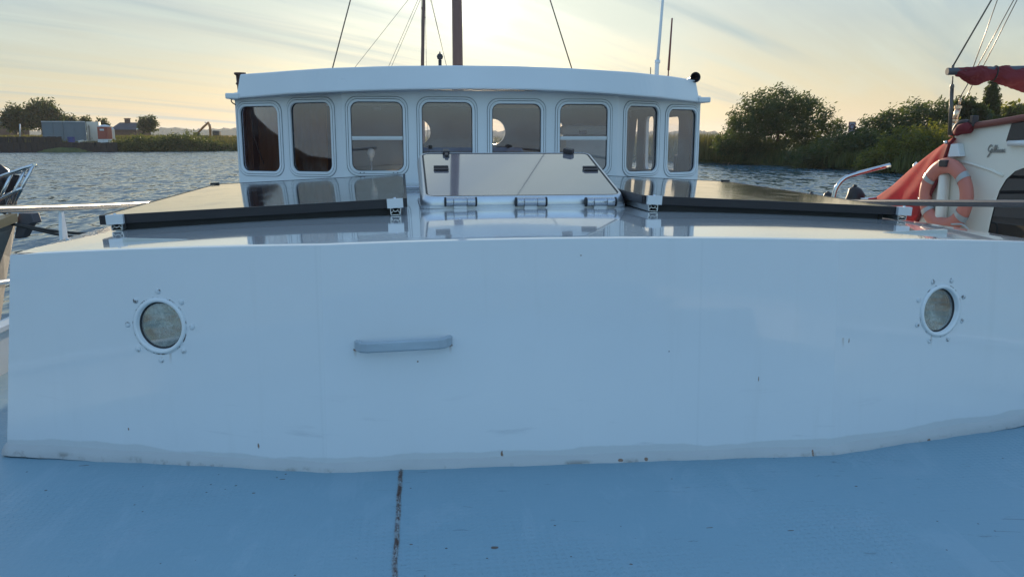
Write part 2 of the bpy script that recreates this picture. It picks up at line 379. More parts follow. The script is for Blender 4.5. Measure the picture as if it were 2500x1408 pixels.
def m_cloth(name, col, trans=.4, bump=.4):
    t = NT(name); f = t.noise(5, 4); c = t.mix(f, tuple(x * .8 for x in col), tuple(min(1, x * 1.15) for x in col))
    t.set(Base_Color=c, Roughness=.8); t.bump(t.noise(180, 2), bump, .002)
    tr = t.n('ShaderNodeBsdfTranslucent'); t.l(c, tr.inputs[0]); mx = t.n('ShaderNodeMixShader'); mx.inputs[0].default_value = trans
    t.l(t.p.outputs[0], mx.inputs[1]); t.l(tr.outputs[0], mx.inputs[2]); t.l(mx.outputs[0], t.out.inputs[0]); return t.m
def m_panel():
    t = NT('solar glass'); g = t.noise(60, 2); u, v, z = t.boat_uv()
    c = t.mix(g, (.010, .011, .016), (.016, .017, .022))
    for a, st in ((u, .0935), (v, .162)):
        fr = t.math('FRACT', t.math('DIVIDE', t.math('ADD', a, 9.0), st)); ln = t.math('LESS_THAN', fr, .035); c = t.mix(t.math('MULTIPLY', ln, .55), c, (.10, .10, .11))
    du = t.ramp(t.noise(5, 6, rough=.65), .42, .75); c = t.mix(t.math('MULTIPLY', du, .10), c, (.35, .33, .30))
    t.set(Base_Color=c, Roughness=t.math('ADD', .08, t.math('MULTIPLY', du, .08)), IOR=1.5, Coat_Weight=.2, Coat_Roughness=.05)
    t.bump(t.noise(1, 2, (90, 6, 1)), .03, .002); return t.m
def m_wood(name, a, b, rough=.35, sc=(6, 6, .6)):
    t = NT(name); f = t.noise(6, 6, sc, .6, .6); t.set(Base_Color=t.mix(f, a, b), Roughness=rough, Coat_Weight=.3); return t.m

RUST_DECK = []
for (x, y, rx, ry) in ((1207, 1336, .010, .008), (1004, 1328, .006, .004), (690, 1168, .010, .004), (620, 1201, .006, .004), (1540, 1376, .006, .004), (1733, 1287, .012, .003), (1640, 1168, .004, .003), (205, 1128, .02, .003), (1930, 1294, .012, .003), (2090, 1185, .005, .003)):
    q = onz(x, y, DECKZ); a, b = uv(q); RUST_DECK.append((a, b, rx, ry))
for (x, y, rx, rz) in ((1225, 1106, .004, .010), (1508, 1113, .008, .005), (1570, 1110, .007, .006), (1963, 1090, .005, .012), (620, 1113, .004, .010), (2258, 1068, .008, .005), (258, 1107, .003, .006), (1094, 847, .016, .007), (872, 860, .014, .006), (1421, 625, .004, .003), (2045, 820, .003, .010), (1020, 887, .003, .003), (1843, 920, .002, .010)):
    q = onv(x, y, 2.40 if x < 2030 else 2.45); a, b = uv(q); RUST_FACE.append((a, q.z, rx, rz))

for (x, y, l_) in ((1225, 1104, .03), (1100, 842, .035), (866, 858, .03), (1963, 1086, .035), (2045, 818, .04), (2296, 826, .05), (378, 890, .05), (1570, 1108, .03)):
    q = onv(x, y, 2.41); RUNS.append((uv(q)[0], q.z, l_))
M = {}
M['paint'] = m_coachroof(); M['deck'] = m_deck(); M['water'] = m_water(); M['panel'] = m_panel()
M['white'] = mat('white paint', (.74, .76, .76), .3, coat=.3, var=.06, vs=2.5, bump=.05, bs=5)
M['white_dirty'] = mat('weathered white paint', (.66, .67, .66), .4, var=.14, vs=7)
M['alu'] = mat('anodised aluminium', (.62, .64, .66), .32, .85, var=.08, vs=20)
M['alu_bright'] = mat('satin aluminium block', (.62, .64, .66), .38, .35, var=.05, vs=20)
M['hinge'] = mat('satin steel hinge', (.50, .51, .53), .26, .92, var=.12, vs=30)
M['steel'] = mat('stainless tube', (.62, .62, .62), .14, 1.0, var=.06, vs=12)
M['galv'] = mat('dull grey steel tube', (.095, .095, .105), .38, .4, var=.15, vs=14, bump=.08, bs=120)
M['black'] = mat('black rubber', (.018, .018, .02), .55, var=.2)
M['blackframe'] = mat('black anodised frame', (.022, .020, .024), .4, .3, var=.2)
M['darkplastic'] = mat('dark plastic', (.035, .026, .028), .4, var=.2)
def m_fillet():
    t = NT('thick foot paint'); u, v, z = t.boat_uv(); f = t.noise(8, 5)
    c = t.mix(f, (.44, .46, .46), (.53, .545, .54)); g = t.ramp(t.noise(18, 5, rough=.65), .52, .70); low = t.math('SUBTRACT', 1.0, t.ramp(z, DECKZ + .001, DECKZ + .016))
    c = t.mix(t.math('MULTIPLY', t.math('MULTIPLY', g, low), .7), c, (.20, .19, .17))  # lower edge darkened raggedly: grime that doubles as contact shadow
    s = spots(t, u, z, RUST_FACE, t.noise(70, 4)); c = t.mix(t.math('MULTIPLY', s, .85), c, (.20, .085, .03))
    t.set(Base_Color=c, Roughness=.4); t.bump(t.noise(40, 4), .3, .004); return t.m
M['fillet'] = m_fillet()
M['grimy'] = (lambda t: (t.set(Base_Color=t.mix(t.ramp(t.noise(55, 5, rough=.7), .36, .50), (.12, .10, .09), (.66, .69, .70)), Roughness=.5), t.m)[1])(NT('chipped white paint'))
M['seal_line'] = mat('dark groove tone', (.16, .17, .18), .6)
M['acrylic'] = (lambda t: (t.set(Base_Color=t.mix(t.noise(7, 5, rough=.6), (.20, .18, .19), (.27, .25, .26)), Roughness=t.math('ADD', .05, t.math('MULTIPLY', t.noise(4, 4), .05)), IOR=1.5, Coat_Weight=1.0, Coat_IOR=1.9, Coat_Roughness=.03), t.m)[1])(NT('smoked acrylic'))
M['pane'] = m_glass('tinted window glass', (.90, .87, .87), .155, 1.0, .02, .09, (.84, .86, 1.0))
M['porthole_glass'] = m_glass('porthole glass', (.66, .72, .68), .20, 1.0, .02, .85)  # heavy pale film put in for light on the lining inside
M['mast'] = m_wood('varnished mast wood', (.13, .06, .05), (.20, .09, .07), .4)
M['interior_wood'] = m_wood('varnished cabin wood', (.045, .022, .016), (.085, .040, .024), .3)
M['curtain_brown'] = m_cloth('brown curtain cloth', (.36, .16, .06), .55)
M['curtain_grey'] = m_cloth('grey blue curtain cloth', (.36, .40, .52), .15)
M['red_canvas'] = m_cloth('red canvas', (.62, .105, .10), .6)
M['red_sail'] = m_cloth('dark red sailcloth', (.24, .035, .04), .30)
M['orange'] = mat('orange lifebuoy plastic', (.56, .185, .135), .5, var=.10, bump=.1)
M['reflective'] = mat('grey reflective tape', (.42, .43, .42), .35, .2)
M['cream'] = mat('cream hull paint', (.78, .74, .64), .35, coat=.2, var=.08, vs=3)
M['dark_glass'] = (lambda t: (t.set(Base_Color=(.01, .011, .013), Roughness=.02, IOR=1.55, Coat_Weight=.5), t.m)[1])(NT('dark tinted glass'))
M['redbrown'] = mat('red brown trim paint', (.20, .06, .045), .4)
M['rope'] = mat('dark mooring rope', (.04, .035, .03), .8)
M['wire'] = mat('rigging wire', (.14, .12, .10), .4, .6)
M['bronze'] = mat('polished turnbuckle', (.72, .52, .36), .25, .9)
M['oldwood'] = m_wood('bright wooden cap rail', (.42, .25, .12), (.58, .36, .18), .5)

# ------------------------------------------------------------------ water and land
shore = [(-900, 376), (-400, 374), (0, 372), (150, 372), (270, 371), (420, 370), (578, 369), (750, 371), (1000, 374), (1300, 381), (1500, 387), (1710, 397), (1800, 401), (1900, 405), (2000, 410), (2150, 420), (2350, 437), (2600, 460), (3000, 490)]
SH = [onz(x, y, 0.0) for x, y in shore]
mb = MB(); mb.poly([(-1900, -1900, 0), (1900, -1900, 0), (1900, 2600, 0), (-1900, 2600, 0)])
tag(mb.build('water', M['water']), kind='structure')
def resample(pts, step):
    out = [pts[0]]
    for a, b in zip(pts[:-1], pts[1:]):
        k = max(1, int((b - a).length / step)); out += [a.lerp(b, (i + 1) / k) for i in range(k)]
    return out
SHR = resample(SH, 2.0)
def land_h(p, d):                           # ground height d metres inland
    left = 1.0 if p.x < -8 else 0.0
    e = .55 + .25 * math.sin(p.x * .21) + .12 * math.sin(p.x * .9)
    return e * min(1, d / .6) + (1.1 if left else .25) * min(1, max(0, d - 4) / 14)
loops = []
for d in (-.8, 0, .25, .6, 1.5, 4, 9, 18, 40, 120, 400, 1400):
    lp = []
    for p in SHR:
        r = Vector((p.x, p.y, 0)).normalized(); q = p + r * (d + (.25 * math.sin(p.x * 1.7) if d < 2 else 0))
        q.z = -.35 if d < 0 else land_h(p, d) + (.0 if d < 1 else .10 * math.sin(q.x * .8 + q.y * .5)); lp.append(q)
    loops.append(lp)
t = NT('bank grass'); f = t.ramp(t.noise(.35, 5, rough=.6), .35, .65); g = t.noise(3.5, 5)
c = t.mix(f, (.045, .075, .018), (.10, .12, .035)); c = t.mix(t.math('MULTIPLY', g, .55), c, (.05, .045, .022))
t.set(Base_Color=c, Roughness=.9); t.bump(t.noise(5, 5), .8, .15); M['land'] = t.m
mb = MB(); mb.loft(loops, False, True); tag(mb.build('river_bank', M['land']), kind='structure')
# far wooded hills
M['hill'] = mat('distant woods', (.055, .075, .045), .9, var=.4, vs=.03)
hp = []
xs = np.linspace(-300, 1750, 400)
for x in xs:
    b = onY(x, HZ, 1500).x
    e = 7 + 6 * math.exp(-((x - 410) / 45.) ** 2) + 5.5 * math.exp(-((x - 590) / 120.) ** 2) + 3 * math.exp(-((x - 1000) / 200.) ** 2)
    e += 1.1 * math.sin(x * .21) + .8 * math.sin(x * .53 + 1) + random.uniform(-.5, .7)
    hp.append((b, 7 + e))
mb = MB(); mb.loft([[Vector((b, 1470, 0)) for b, e in hp], [Vector((b, 1485, e * .7 + random.uniform(-.3, .3))) for b, e in hp], [Vector((b, 1500, e)) for b, e in hp], [Vector((b, 1600, e * .8)) for b, e in hp], [Vector((b, 1700, 0)) for b, e in hp]], False)
tag(mb.build('hills', M['hill']), kind='structure')

# ------------------------------------------------------------------ foliage
def leaf_mesh(mb, centres, n, spread, size, wind=(0, 0, 0), asp=2.4):
    cs = np.array(centres); m = len(cs) * n
    c = np.repeat(cs, n, 0) + rng.normal(0, 1, (m, 3)) * np.array(spread)
    d = rng.normal(0, 1, (m, 3)) + np.array(wind); d /= np.linalg.norm(d, axis=1)[:, None]
    e = rng.normal(0, 1, (m, 3)); e -= d * (e * d).sum(1)[:, None]; e /= np.linalg.norm(e, axis=1)[:, None]
    s = size * rng.uniform(.6, 1.4, m)[:, None]
    a = d * s; b = e * s / asp
    P = np.stack([c - a, c + b, c + a, c - b], 1).reshape(-1, 3)
    k = len(mb.v); mb.v += [Vector(q) for q in P]
    mb.f += [(k + 4 * i, k + 4 * i + 1, k + 4 * i + 2, k + 4 * i + 3) for i in range(m)]; mb.smooth += [False] * m
def crown_pts(blobs, n, fill=.40):
    out = []
    vol = np.array([b[3] * b[4] * b[5] for b in blobs]) ** .67; cnt = (n * vol / vol.sum()).astype(int) + 1
    for b, k in zip(blobs, cnt):
        d = rng.normal(0, 1, (k, 3)); d /= np.linalg.norm(d, axis=1)[:, None]
        r = np.where(rng.random(k) < fill, rng.random(k) ** .5, rng.uniform(.82, 1.12, k))
        # knobbly outline
        kn = 1 + .14 * np.sin(d[:, 0] * 7 + b[0]) * np.sin(d[:, 2] * 6 + b[2] * 3) + .08 * np.sin(d[:, 1] * 11 + b[1])
        out.append(np.array(b[:3]) + d * np.array(b[3:6]) * (r * kn)[:, None])
    return np.concatenate(out)
def tree(name, base, blobs, label, cat, mleaf, ncl=350, nl=14, spread=.22, size=.11, wind=(0, 0, 0), group=None, trunk=.12, asp=2.4):
    base = Vector(base); r = thing(name, base, label, cat, group)
    top = max(blobs, key=lambda b: b[2] + b[5])
    mb = MB(); mid = Vector((base.x * .5 + top[0] * .5, base.y * .5 + top[1] * .5, base.z + (top[2] - base.z) * .5))
    mb.tube([base - EZ * .3, base.lerp(mid, .5) + Vector((.06, 0, 0)), mid, Vector(top[:3])], [trunk, trunk * .8, trunk * .6, trunk * .2], 7)
    for b in blobs:
        mb.tube([mid, mid.lerp(Vector(b[:3]), .6) + Vector((0, 0, .1)), Vector(b[:3])], [trunk * .4, trunk * .25, trunk * .08], 5)
    mb.build('trunk', M['bark'], r, fix=False)
    mc = MB(); leaf_mesh(mc, crown_pts(blobs, ncl), nl, (spread,) * 3, size, wind, asp)
    mc.build('crown', mleaf, r, fix=False)
    return r
M['bark'] = mat('bark', (.06, .045, .032), .9, var=.35, vs=9)
M['leaf_dark'] = m_leaf('dark oak leaves', (.022, .040, .012), (.050, .075, .022))
M['leaf_mid'] = m_leaf('willow leaves', (.026, .052, .020), (.072, .100, .036))
M['leaf_yel'] = m_leaf('yellow green leaves', (.060, .082, .018), (.140, .155, .036), .42)
M['leaf_pop'] = m_leaf('poplar leaves', (.028, .045, .016), (.060, .080, .026))
M['reed'] = m_leaf('reed blades', (.046, .060, .018), (.12, .11, .045), .3)
M['shrub'] = m_leaf('bank shrub leaves', (.035, .060, .015), (.095, .115, .030), .35)
M['reed_dark'] = m_leaf('dark shrub leaves', (.028, .045, .012), (.075, .095, .022), .3)

def bl(x, y, Y, wpx, hpx, dY=None):         # a crown blob from its place and size in the survey, at distance Y
    p = onY(x, y, Y); k = Y / FPX; return (p.x, p.y, p.z, wpx * k / 2, (dY or wpx * k / 2 * .8), hpx * k / 2)
def sh(x, off=0.0):                         # point on the shoreline in direction x, off metres inland
    best = None
    for a, b in zip(SH[:-1], SH[1:]):
        r = ray(x, HZ); d = Vector((r.x, r.y)); e = Vector((b.x - a.x, b.y - a.y)); den = d.x * e.y - d.y * e.x
        if abs(den) < 1e-9: continue
        t = (a.x * e.y - a.y * e.x) / den; s = (a.x * d.y - a.y * d.x) / den
        if t > 0 and -.001 <= s <= 1.001: best = Vector((d.x * t, d.y * t, 0)); break
    return best + best.normalized() * off
# right bank
Y = sh(1900).y + 2.5
tree('willow_bush', (onY(1890, 395, Y).x, Y, .5), [bl(1890, 300, Y, 190, 150), bl(1840, 330, Y, 150, 120), bl(1960, 310, Y, 150, 130), bl(1910, 262, Y, 120, 80), bl(2015, 345, Y, 130, 90), bl(1800, 352, Y, 100, 90), bl(1860, 275, Y, 80, 70)],
     'tallest round willow bush on the right bank, wind-blown and dark inside', 'bush', M['leaf_mid'], 1300, 22, .17, .115, (1.2, 0, .9), 'willow bushes on the right bank', .16, 3.2)
Y = sh(2060).y + 1.6
tree('willow_bush', (onY(2050, 405, Y).x, Y, .4), [bl(2050, 375, Y, 150, 75), bl(2120, 372, Y, 130, 85), bl(1985, 385, Y, 110, 50), bl(2090, 345, Y, 90, 50)],
     'low dark willow bush at the water under the square sign', 'bush', M['leaf_mid'], 700, 20, .16, .11, (1.2, 0, .6), 'willow bushes on the right bank', .1, 3.0)
Y = sh(2220).y + 2.0
tree('willow_bush', (onY(2220, 430, Y).x, Y, .4), [bl(2215, 375, Y, 170, 100), bl(2290, 365, Y, 150, 110), bl(2160, 398, Y, 110, 60), bl(2370, 385, Y, 150, 110)],
     'sunlit yellow green bush behind the red canvas cover', 'bush', M['leaf_yel'], 900, 20, .14, .10, (1.0, 0, .6), 'willow bushes on the right bank', .1, 2.8)
Y = sh(2150).y + 8
tree('willow_bush', (onY(2230, 400, Y).x, Y, .5), [bl(2160, 325, Y, 120, 80), bl(2220, 300, Y, 130, 80), bl(2290, 290, Y, 120, 80), bl(2240, 350, Y, 200, 80), bl(2320, 300, Y, 90, 90)],
     'feathery willow with bending tips left of the hanging tackle', 'bush', M['leaf_mid'], 850, 20, .19, .125, (1.5, 0, .9), 'willow bushes on the right bank', .13, 3.2)
Y = sh(2400).y + 14
tree('broad_tree', (onY(2370, 380, Y).x, Y, .6), [bl(2355, 268, Y, 56, 40), bl(2385, 290, Y, 50, 50), bl(2335, 300, Y, 60, 50), bl(2400, 325, Y, 110, 60)],
     'broad dark tree left of the poplar behind the red trimmed cabin', 'tree', M['leaf_dark'], 480, 15, .17, .14, (.4, 0, .3))
Y = sh(2400).y + 20
tree('poplar', (onY(2421, 380, Y).x, Y, .6), [bl(2421, 222, Y, 14, 44), bl(2420, 246, Y, 24, 56), bl(2421, 276, Y, 30, 66), bl(2420, 306, Y, 28, 60)],
     'tall narrow poplar rising under the furled red sail', 'tree', M['leaf_pop'], 520, 14, .13, .12, (0, 0, .6))
Y = sh(2450).y + 40
for x in (2465, 2503):
    tree('pale_tree', (onY(x, 360, Y).x, Y, .6), [bl(x, 283, Y, 30, 40), bl(x + 8, 300, Y, 36, 40)], 'pale far tree right of the poplar' if x < 2500 else 'pale far tree at the right edge of the photo above the cabin roof', 'tree', M['leaf_yel'], 120, 12, .3, .25, (1, 0, .8), 'far pale trees')
# reeds
def reeds(name, pts, n, h, mleaf, spread=1.2, w=.02, lean=.25):
    mb = MB(); vs = []; fs = []; 
    for i in range(n):
        p = pts[rng.integers(len(pts))]; q = np.array([p.x, p.y, p.z]) + np.append(rng.normal(0, spread, 2), 0)
        hh = h * rng.uniform(.5, 1.15); a = rng.uniform(0, 6.28); dx = math.cos(a) * w; dy = math.sin(a) * w
        lx = lean * hh * rng.uniform(-.2, 1.0); ly = lean * hh * rng.uniform(-.4, .4); k = len(vs)
        vs += [(q[0] - dx, q[1] - dy, q[2]), (q[0] + dx, q[1] + dy, q[2]), (q[0] + dx * .7 + lx * .4, q[1] + dy * .7 + ly * .4, q[2] + hh * .6), (q[0] - dx * .7 + lx * .4, q[1] - dy * .7 + ly * .4, q[2] + hh * .6), (q[0] + lx, q[1] + ly, q[2] + hh)]
        fs += [(k, k + 1, k + 2, k + 3), (k + 3, k + 2, k + 4)]
    mb.add(vs, fs); o = mb.build(name, mleaf, fix=False); tag(o, kind='stuff'); return o
def bank_line(x0, x1, off, z, step=3): return [Vector((*(sh(x, off).xy), z)) for x in np.arange(x0, x1, step)]
o = reeds('reeds', bank_line(1560, 1830, 1.5, .3) + bank_line(1560, 1830, 3.5, .5), 9000, 1.7, M['reed'], .9, .03); tag(o, 'fringe of reeds on the right bank beside the wheelhouse', 'reeds')
o = reeds('bank_grass', bank_line(-60, 600, 16, 1.75, 4) + bank_line(-60, 600, 26, 1.75, 4) + bank_line(-60, 110, 7, 1.3, 3) + bank_line(290, 600, 8, 1.2, 3), 12000, .65, M['reed'], 1.8, .05); tag(o, 'rough grass along the far left bank', 'grass')
o = reeds('bank_grass', bank_line(1750, 2420, 1.2, .3) + bank_line(1750, 2420, .4, .15), 7000, .9, M['reed_dark'], .6, .03); tag(o, 'dark waterside grass under the willow bushes', 'grass')
o = reeds('bank_grass', bank_line(560, 1720, 2, .5, 6) + bank_line(560, 1720, 8, 1.0, 6), 8000, 1.2, M['reed'], 2.0, .05); tag(o, 'grass on the bank behind the wheelhouse', 'grass')
# left bank
def lp(x, off=0): p = sh(x, off); return p
Yl = sh(100, 45).y
tree('round_tree', (onY(38, 330, Yl).x, Yl, 1.6), [bl(36, 285, Yl, 46, 44), bl(28, 297, Yl, 40, 34), bl(48, 298, Yl, 34, 30)], 'smaller dark round tree at the left edge beside the dark roof', 'tree', M['leaf_dark'], 260, 14, .40, .30, (0, 0, 0), 'trees on the far left bank', .3)
tree('round_tree', (onY(104, 330, Yl).x, Yl, 1.6), [bl(104, 272, Yl, 62, 46), bl(84, 283, Yl, 42, 44), bl(124, 286, Yl, 46, 34), bl(108, 296, Yl, 78, 30)], 'largest round tree on the far left bank behind the grey site cabin', 'tree', M['leaf_dark'], 420, 14, .42, .30, (0, 0, 0), 'trees on the far left bank', .35)
for x, y, w, h, lb in ((165, 293, 34, 16, 'small tree just showing over the grey cabin roof, nearest the large tree'), (208, 298, 20, 14, 'small tree tip over the right end of the grey cabin roof'), (250, 304, 24, 18, 'small tree between the red toilet and the dark roofed house'), (350, 301, 26, 22, 'loose open tree right of the house with a chimney'), (366, 298, 26, 18, 'second loose open tree right of the house with a chimney')):
    tree('small_tree', (onY(x, 330, Yl + 8).x, Yl + 8, 1.7), [bl(x, y, Yl + 8, w, h), bl(x + 4, y + 10, Yl + 8, w * .8, h)], lb, 'tree', M['leaf_dark'], 110, 11, .35, .24, (0, 0, 0), 'trees on the far left bank', .18)
sx = [(296, 356, 50, 24), (338, 350, 62, 36), (388, 352, 54, 32), (425, 349, 46, 38), (468, 348, 66, 46), (512, 356, 48, 26), (558, 363, 36, 14)]
for i, (x, y, w, h) in enumerate(sx):
    Yb = sh(x, 1.2).y
    tree('bank_shrub', (onY(x, 368, Yb).x, Yb, .5), [bl(x, y + 2, Yb, w * 1.1, h), bl(x - w * .3, y + 8, Yb, w * .8, h * .8), bl(x + w * .3, y + 8, Yb, w * .8, h * .8), bl(x, y + 12, Yb, w * 1.3, h * .6)],
         ('shrub on the far left bank, %s' % ['first right of the debris heap', 'second from the red toilet', 'below the far house with a chimney', 'small one in the dip below the loose trees', 'tall one left of the excavator arm', 'directly under the excavator arm', 'lowest one by the wheelhouse'][i]),
         'shrub', M['shrub'], 330, 13, .26, .17, (0, 0, .8), 'shrubs along the far left bank', .08)

# far buildings and yard on the left bank
M['cabin_blue'] = mat('blue grey steel cladding', (.13, .17, .20), .5, var=.08, vs=1)
M['pale_or_lit'] = mat('pale or sunlit panels', (.62, .58, .50), .5, var=.08, vs=1)  # lit copy for the cabin ends, sunlight put into the colour
M['rooftile'] = mat('dark slate roof', (.07, .06, .07), .8, var=.3, vs=1)
M['brick'] = mat('brown brick', (.16, .085, .06), .9, var=.3, vs=3)
M['toilet_red'] = mat('red plastic', (.32, .060, .04), .5); M['toilet_white'] = mat('white plastic', (.6, .6, .6), .5)
M['blue_plastic'] = mat('blue plastic', (.02, .05, .22), .5)
M['pile'] = mat('dark sheet piling', (.022, .018, .018), .8, var=.4, vs=3)
M['digger'] = mat('orange machine paint', (.42, .17, .05), .5)
M['litter'] = mat('pale rubble', (.6, .56, .5), .8, var=.2)
def site_cabin(x0, x1, off, label, end):
    a = sh(x0, off); b = sh(x1, off); k = a.y / FPX; zb = onY(x0, 345, a.y).z; zt = onY(x0, 297.5, a.y).z
    ex = (b - a).normalized(); ey = Vector((-ex.y, ex.x, 0)); Lx = (b - a).length; D = 2.6; H = zt - zb
    r = thing('site_cabin', (a + b) / 2 + ey * D / 2 + EZ * zb, label, 'site cabin', 'grey site cabins on the far bank'); c = (a + b) / 2 + ey * D / 2
    m1 = MB(); m1.box(c + EZ * (zb + H / 2), Lx - .03, D, H - .12, ex, ey); m1.build('cladding', M['cabin_blue'], r)
    m2 = MB()
    for s in np.linspace(-.5, .5, 3): m2.box(c + ex * (s * (Lx - .14)) - ey * (D / 2 + .02) + EZ * (zb + H / 2), .12, .08, H, ex, ey)
    for zz in (zb + .06, zb + H - .06): m2.box(c - ey * (D / 2 + .025) + EZ * zz, Lx, .09, .14, ex, ey)
    m2.build('frame', M['cabin_blue'], r)
    m3 = MB(); m3.box(c + EZ * (zb + H + .03), Lx + .05, D + .1, .1, ex, ey); m3.build('roof', M['alu_bright'], r)
    if end:
        m4 = MB(); m4.box(c + ex * (Lx / 2 + .03) + EZ * (zb + H / 2), .06, D + .05, H, ex, ey); e = m4.build('end_wall', M['pale_or_lit'], r)
        m5 = MB(); m5.box(c + ex * (Lx / 2 + .08) + ey * .1 + EZ * (zb + H * .46), .05, .95, H * .86, ex, ey); d = m5.build('door', M['pale_or_lit'], r)
    return r
site_cabin(105, 157, 10, 'left half of the pair of blue grey site cabins', False)
r2 = site_cabin(158, 211, 9.2, 'right half of the pair of site cabins, with a pale end wall', True)
# pale end cabin standing square to the pair
p = sh(229, 11); zb = onY(229, 345, p.y).z; k = p.y / FPX; H = (345 - 299) * k
r = thing('site_cabin', p + EZ * zb, 'pale sunlit site cabin end with a door, left of the red toilet', 'site cabin')
ex = Vector((.94, .34, 0)); ey = Vector((-.34, .94, 0)); mb = MB(); mb.box(p + ey * 1.2 + EZ * (zb + H / 2), 27 * k, 2.4, H, ex, ey); mb.build('cladding', M['pale_or_lit'], r)
mb = MB(); mb.box(p - ey * .03 + ex * .1 + EZ * (zb + H * .45), .95, .06, H * .86, ex, ey); mb.build('door', M['pale_or_lit'], r)
mb = MB(); mb.box(p - ey * .02 - ex * .52 + EZ * (zb + H * .43), .06, .08, H * .8, ex, ey); mb.box(p - ey * .02 + EZ * (zb + H * .72), 22 * k, .07, .05, ex, ey); mb.build('frame', M['darkplastic'], r)
def toilet(x, y0, y1, w, off, mcol, label):
    p = sh(x, off); k = p.y / FPX; zb = onY(x, y1, p.y).z; H = (y1 - y0) * k; wd = w * k
    r = thing('portable_toilet', p + EZ * zb, label, 'portable toilet')
    mb = MB(); mb.bbox(p + EZ * (zb + H * .11), wd * 1.02, wd, H * .22, .03); mb.build('base', M['toilet_white'], r)
    mb = MB(); mb.bbox(p + EZ * (zb + H * .55), wd * .95, wd * .95, H * .66, .05); mb.build('body', mcol, r)
    mb = MB(); mb.bbox(p + EZ * (zb + H * .53) - Vector((0, wd * .49, 0)), wd * .62, .05, H * .58, .02); d = mb.build('door', mcol, r)
    mb = MB(); mb.box(p + EZ * (zb + H * .72) - Vector((0, wd * .53, 0)), wd * .4, .03, H * .10); mb.build('vent', M['toilet_white'], r)
    mb = MB(); mb.lathe([(wd * .60, 0), (wd * .60, .06), (wd * .5, .18), (wd * .25, .28), (.001, .30)], p + EZ * (zb + H * .88), EZ, 4, False); ro = mb.build('roof', M['toilet_white'], r)
    return r
toilet(257, 306, 350, 25, 6.5, M['toilet_red'], 'red portable toilet with a pale rounded roof on the far bank')
toilet(273, 313, 347, 12, 9, M['pale_or_lit'], 'pale narrow portable toilet right behind the red one')
p = sh(174, 4.5); k = p.y / FPX; r = thing('blue_bin', onY(174, 350, p.y), 'blue plastic bin standing in front of the site cabins', 'bin')
mb = MB(); mb.bbox(onY(174, 343, p.y), 13 * k, .6, 15 * k, .04); mb.build('body', M['blue_plastic'], r)
mb = MB(); mb.bbox(onY(174, 335, p.y), 14 * k, .66, .08, .03); mb.build('lid', M['blue_plastic'], r)
for x, y, s, lb in ((201, 346, .55, 'heap of pale rubble and sacks beside the blue bin'), (279, 357, .35, 'pale slab lying at the foot of the bank right of the toilets')):
    p = sh(x, 3.2 if s > .5 else .9); mb = MB(); c = onY(x, y, p.y)
    for i in range(9): mb.bbox(c + Vector((random.uniform(-s, s), random.uniform(-.3, .3), random.uniform(-.15, .3) * s)), random.uniform(.2, .6) * s, .3, random.uniform(.15, .5) * s, .04)
    tag(mb.build('rubble_heap', M['litter']), lb, 'rubble')
# piling
def pile_wall(x0, x1, y0, y1, off, name, label):
    a = sh(x0, off); b = sh(x1, off); mb = MB(); n = int((b - a).length / .35); ex = (b - a).normalized(); ey = Vector((-ex.y, ex.x, 0))
    top = [onY(x0, y0, a.y).z, onY(x1, y0, b.y).z]; bot = min(onY(x0, y1, a.y).z, onY(x1, y1, b.y).z)
    for i in range(n):
        s = (i + .5) / n; c = a.lerp(b, s) + ey * (.08 if i % 2 else -.02); zt = top[0] + (top[1] - top[0]) * s + random.uniform(-.03, .03)
        mb.box(c + EZ * ((zt + bot) / 2), .36, .22, zt - bot, ex, ey)
    o = mb.build(name, M['pile']); return tag(o, label, 'piling')
pile_wall(-250, 150, 334, 352, 4, 'sheet_piling', 'upper dark piling wall left of the blue bin')
pile_wall(-250, 285, 348, 376, -.7, 'sheet_piling', 'lower dark quay piling standing in the water')
p = sh(49, 7); mb = MB(); mb.tube([onY(49, 334, p.y), onY(49, 303, p.y)], .09, 8); o = mb.build('marker_post', M['toilet_white']); tag(o, 'thin pale post in the grass left of the site cabins', 'post')
# houses
def house(x0, x1, yr, ye, yb, off, label, chim, gable):
    p0 = sh(x0, off); Y = p0.y; a = onY(x0, ye, Y); b = onY(x1, ye, Y); zr = onY(x0, yr, Y).z; zb = onY(x0, yb, Y).z - 1.5
    r = thing('house', (a + b) / 2 * 1 - EZ * ((a.z) - zb), label, 'house'); D = 7.0
    mb = MB(); mb.box(Vector(((a.x + b.x) / 2, Y + D / 2, (a.z + zb) / 2)), b.x - a.x - .4, D - .5, a.z - zb); mb.build('wall', M['brick'], r)
    i = (b.x - a.x) * gable
    mb = MB(); mb.add([(a.x, Y, a.z), (b.x, Y, a.z), (b.x, Y + D, a.z), (a.x, Y + D, a.z), (a.x + i, Y + D / 2, zr), (b.x - i, Y + D / 2, zr)], [(0, 1, 5, 4), (1, 2, 5), (2, 3, 4, 5), (3, 0, 4), (0, 3, 2, 1)])
    ro = mb.build('roof', M['rooftile'], r)
    if chim is not None:
        cx = onY(chim, yr, Y).x; mb = MB(); mb.box((cx, Y + D / 2, zr + .2), .9, .7, 1.1); mb.box((cx, Y + D / 2, zr + .78), 1.1, .9, .14); mb.build('chimney', M['brick'], ro)
    mb = MB(); mb.tube([Vector((b.x - i, Y + D / 2 - .1, zr + .05)), Vector((b.x, Y - .05, a.z + .05))], .10, 6); mb.build('barge_board', M['white_dirty'], r)
house(266, 334, 298.5, 317, 322, 60, 'dark roofed house with a chimney behind the shrubs on the far bank', 292, .12)
house(-50, 24, 285, 306, 318, 62, 'brown house with a dark hipped roof cut by the left edge', None, .3)
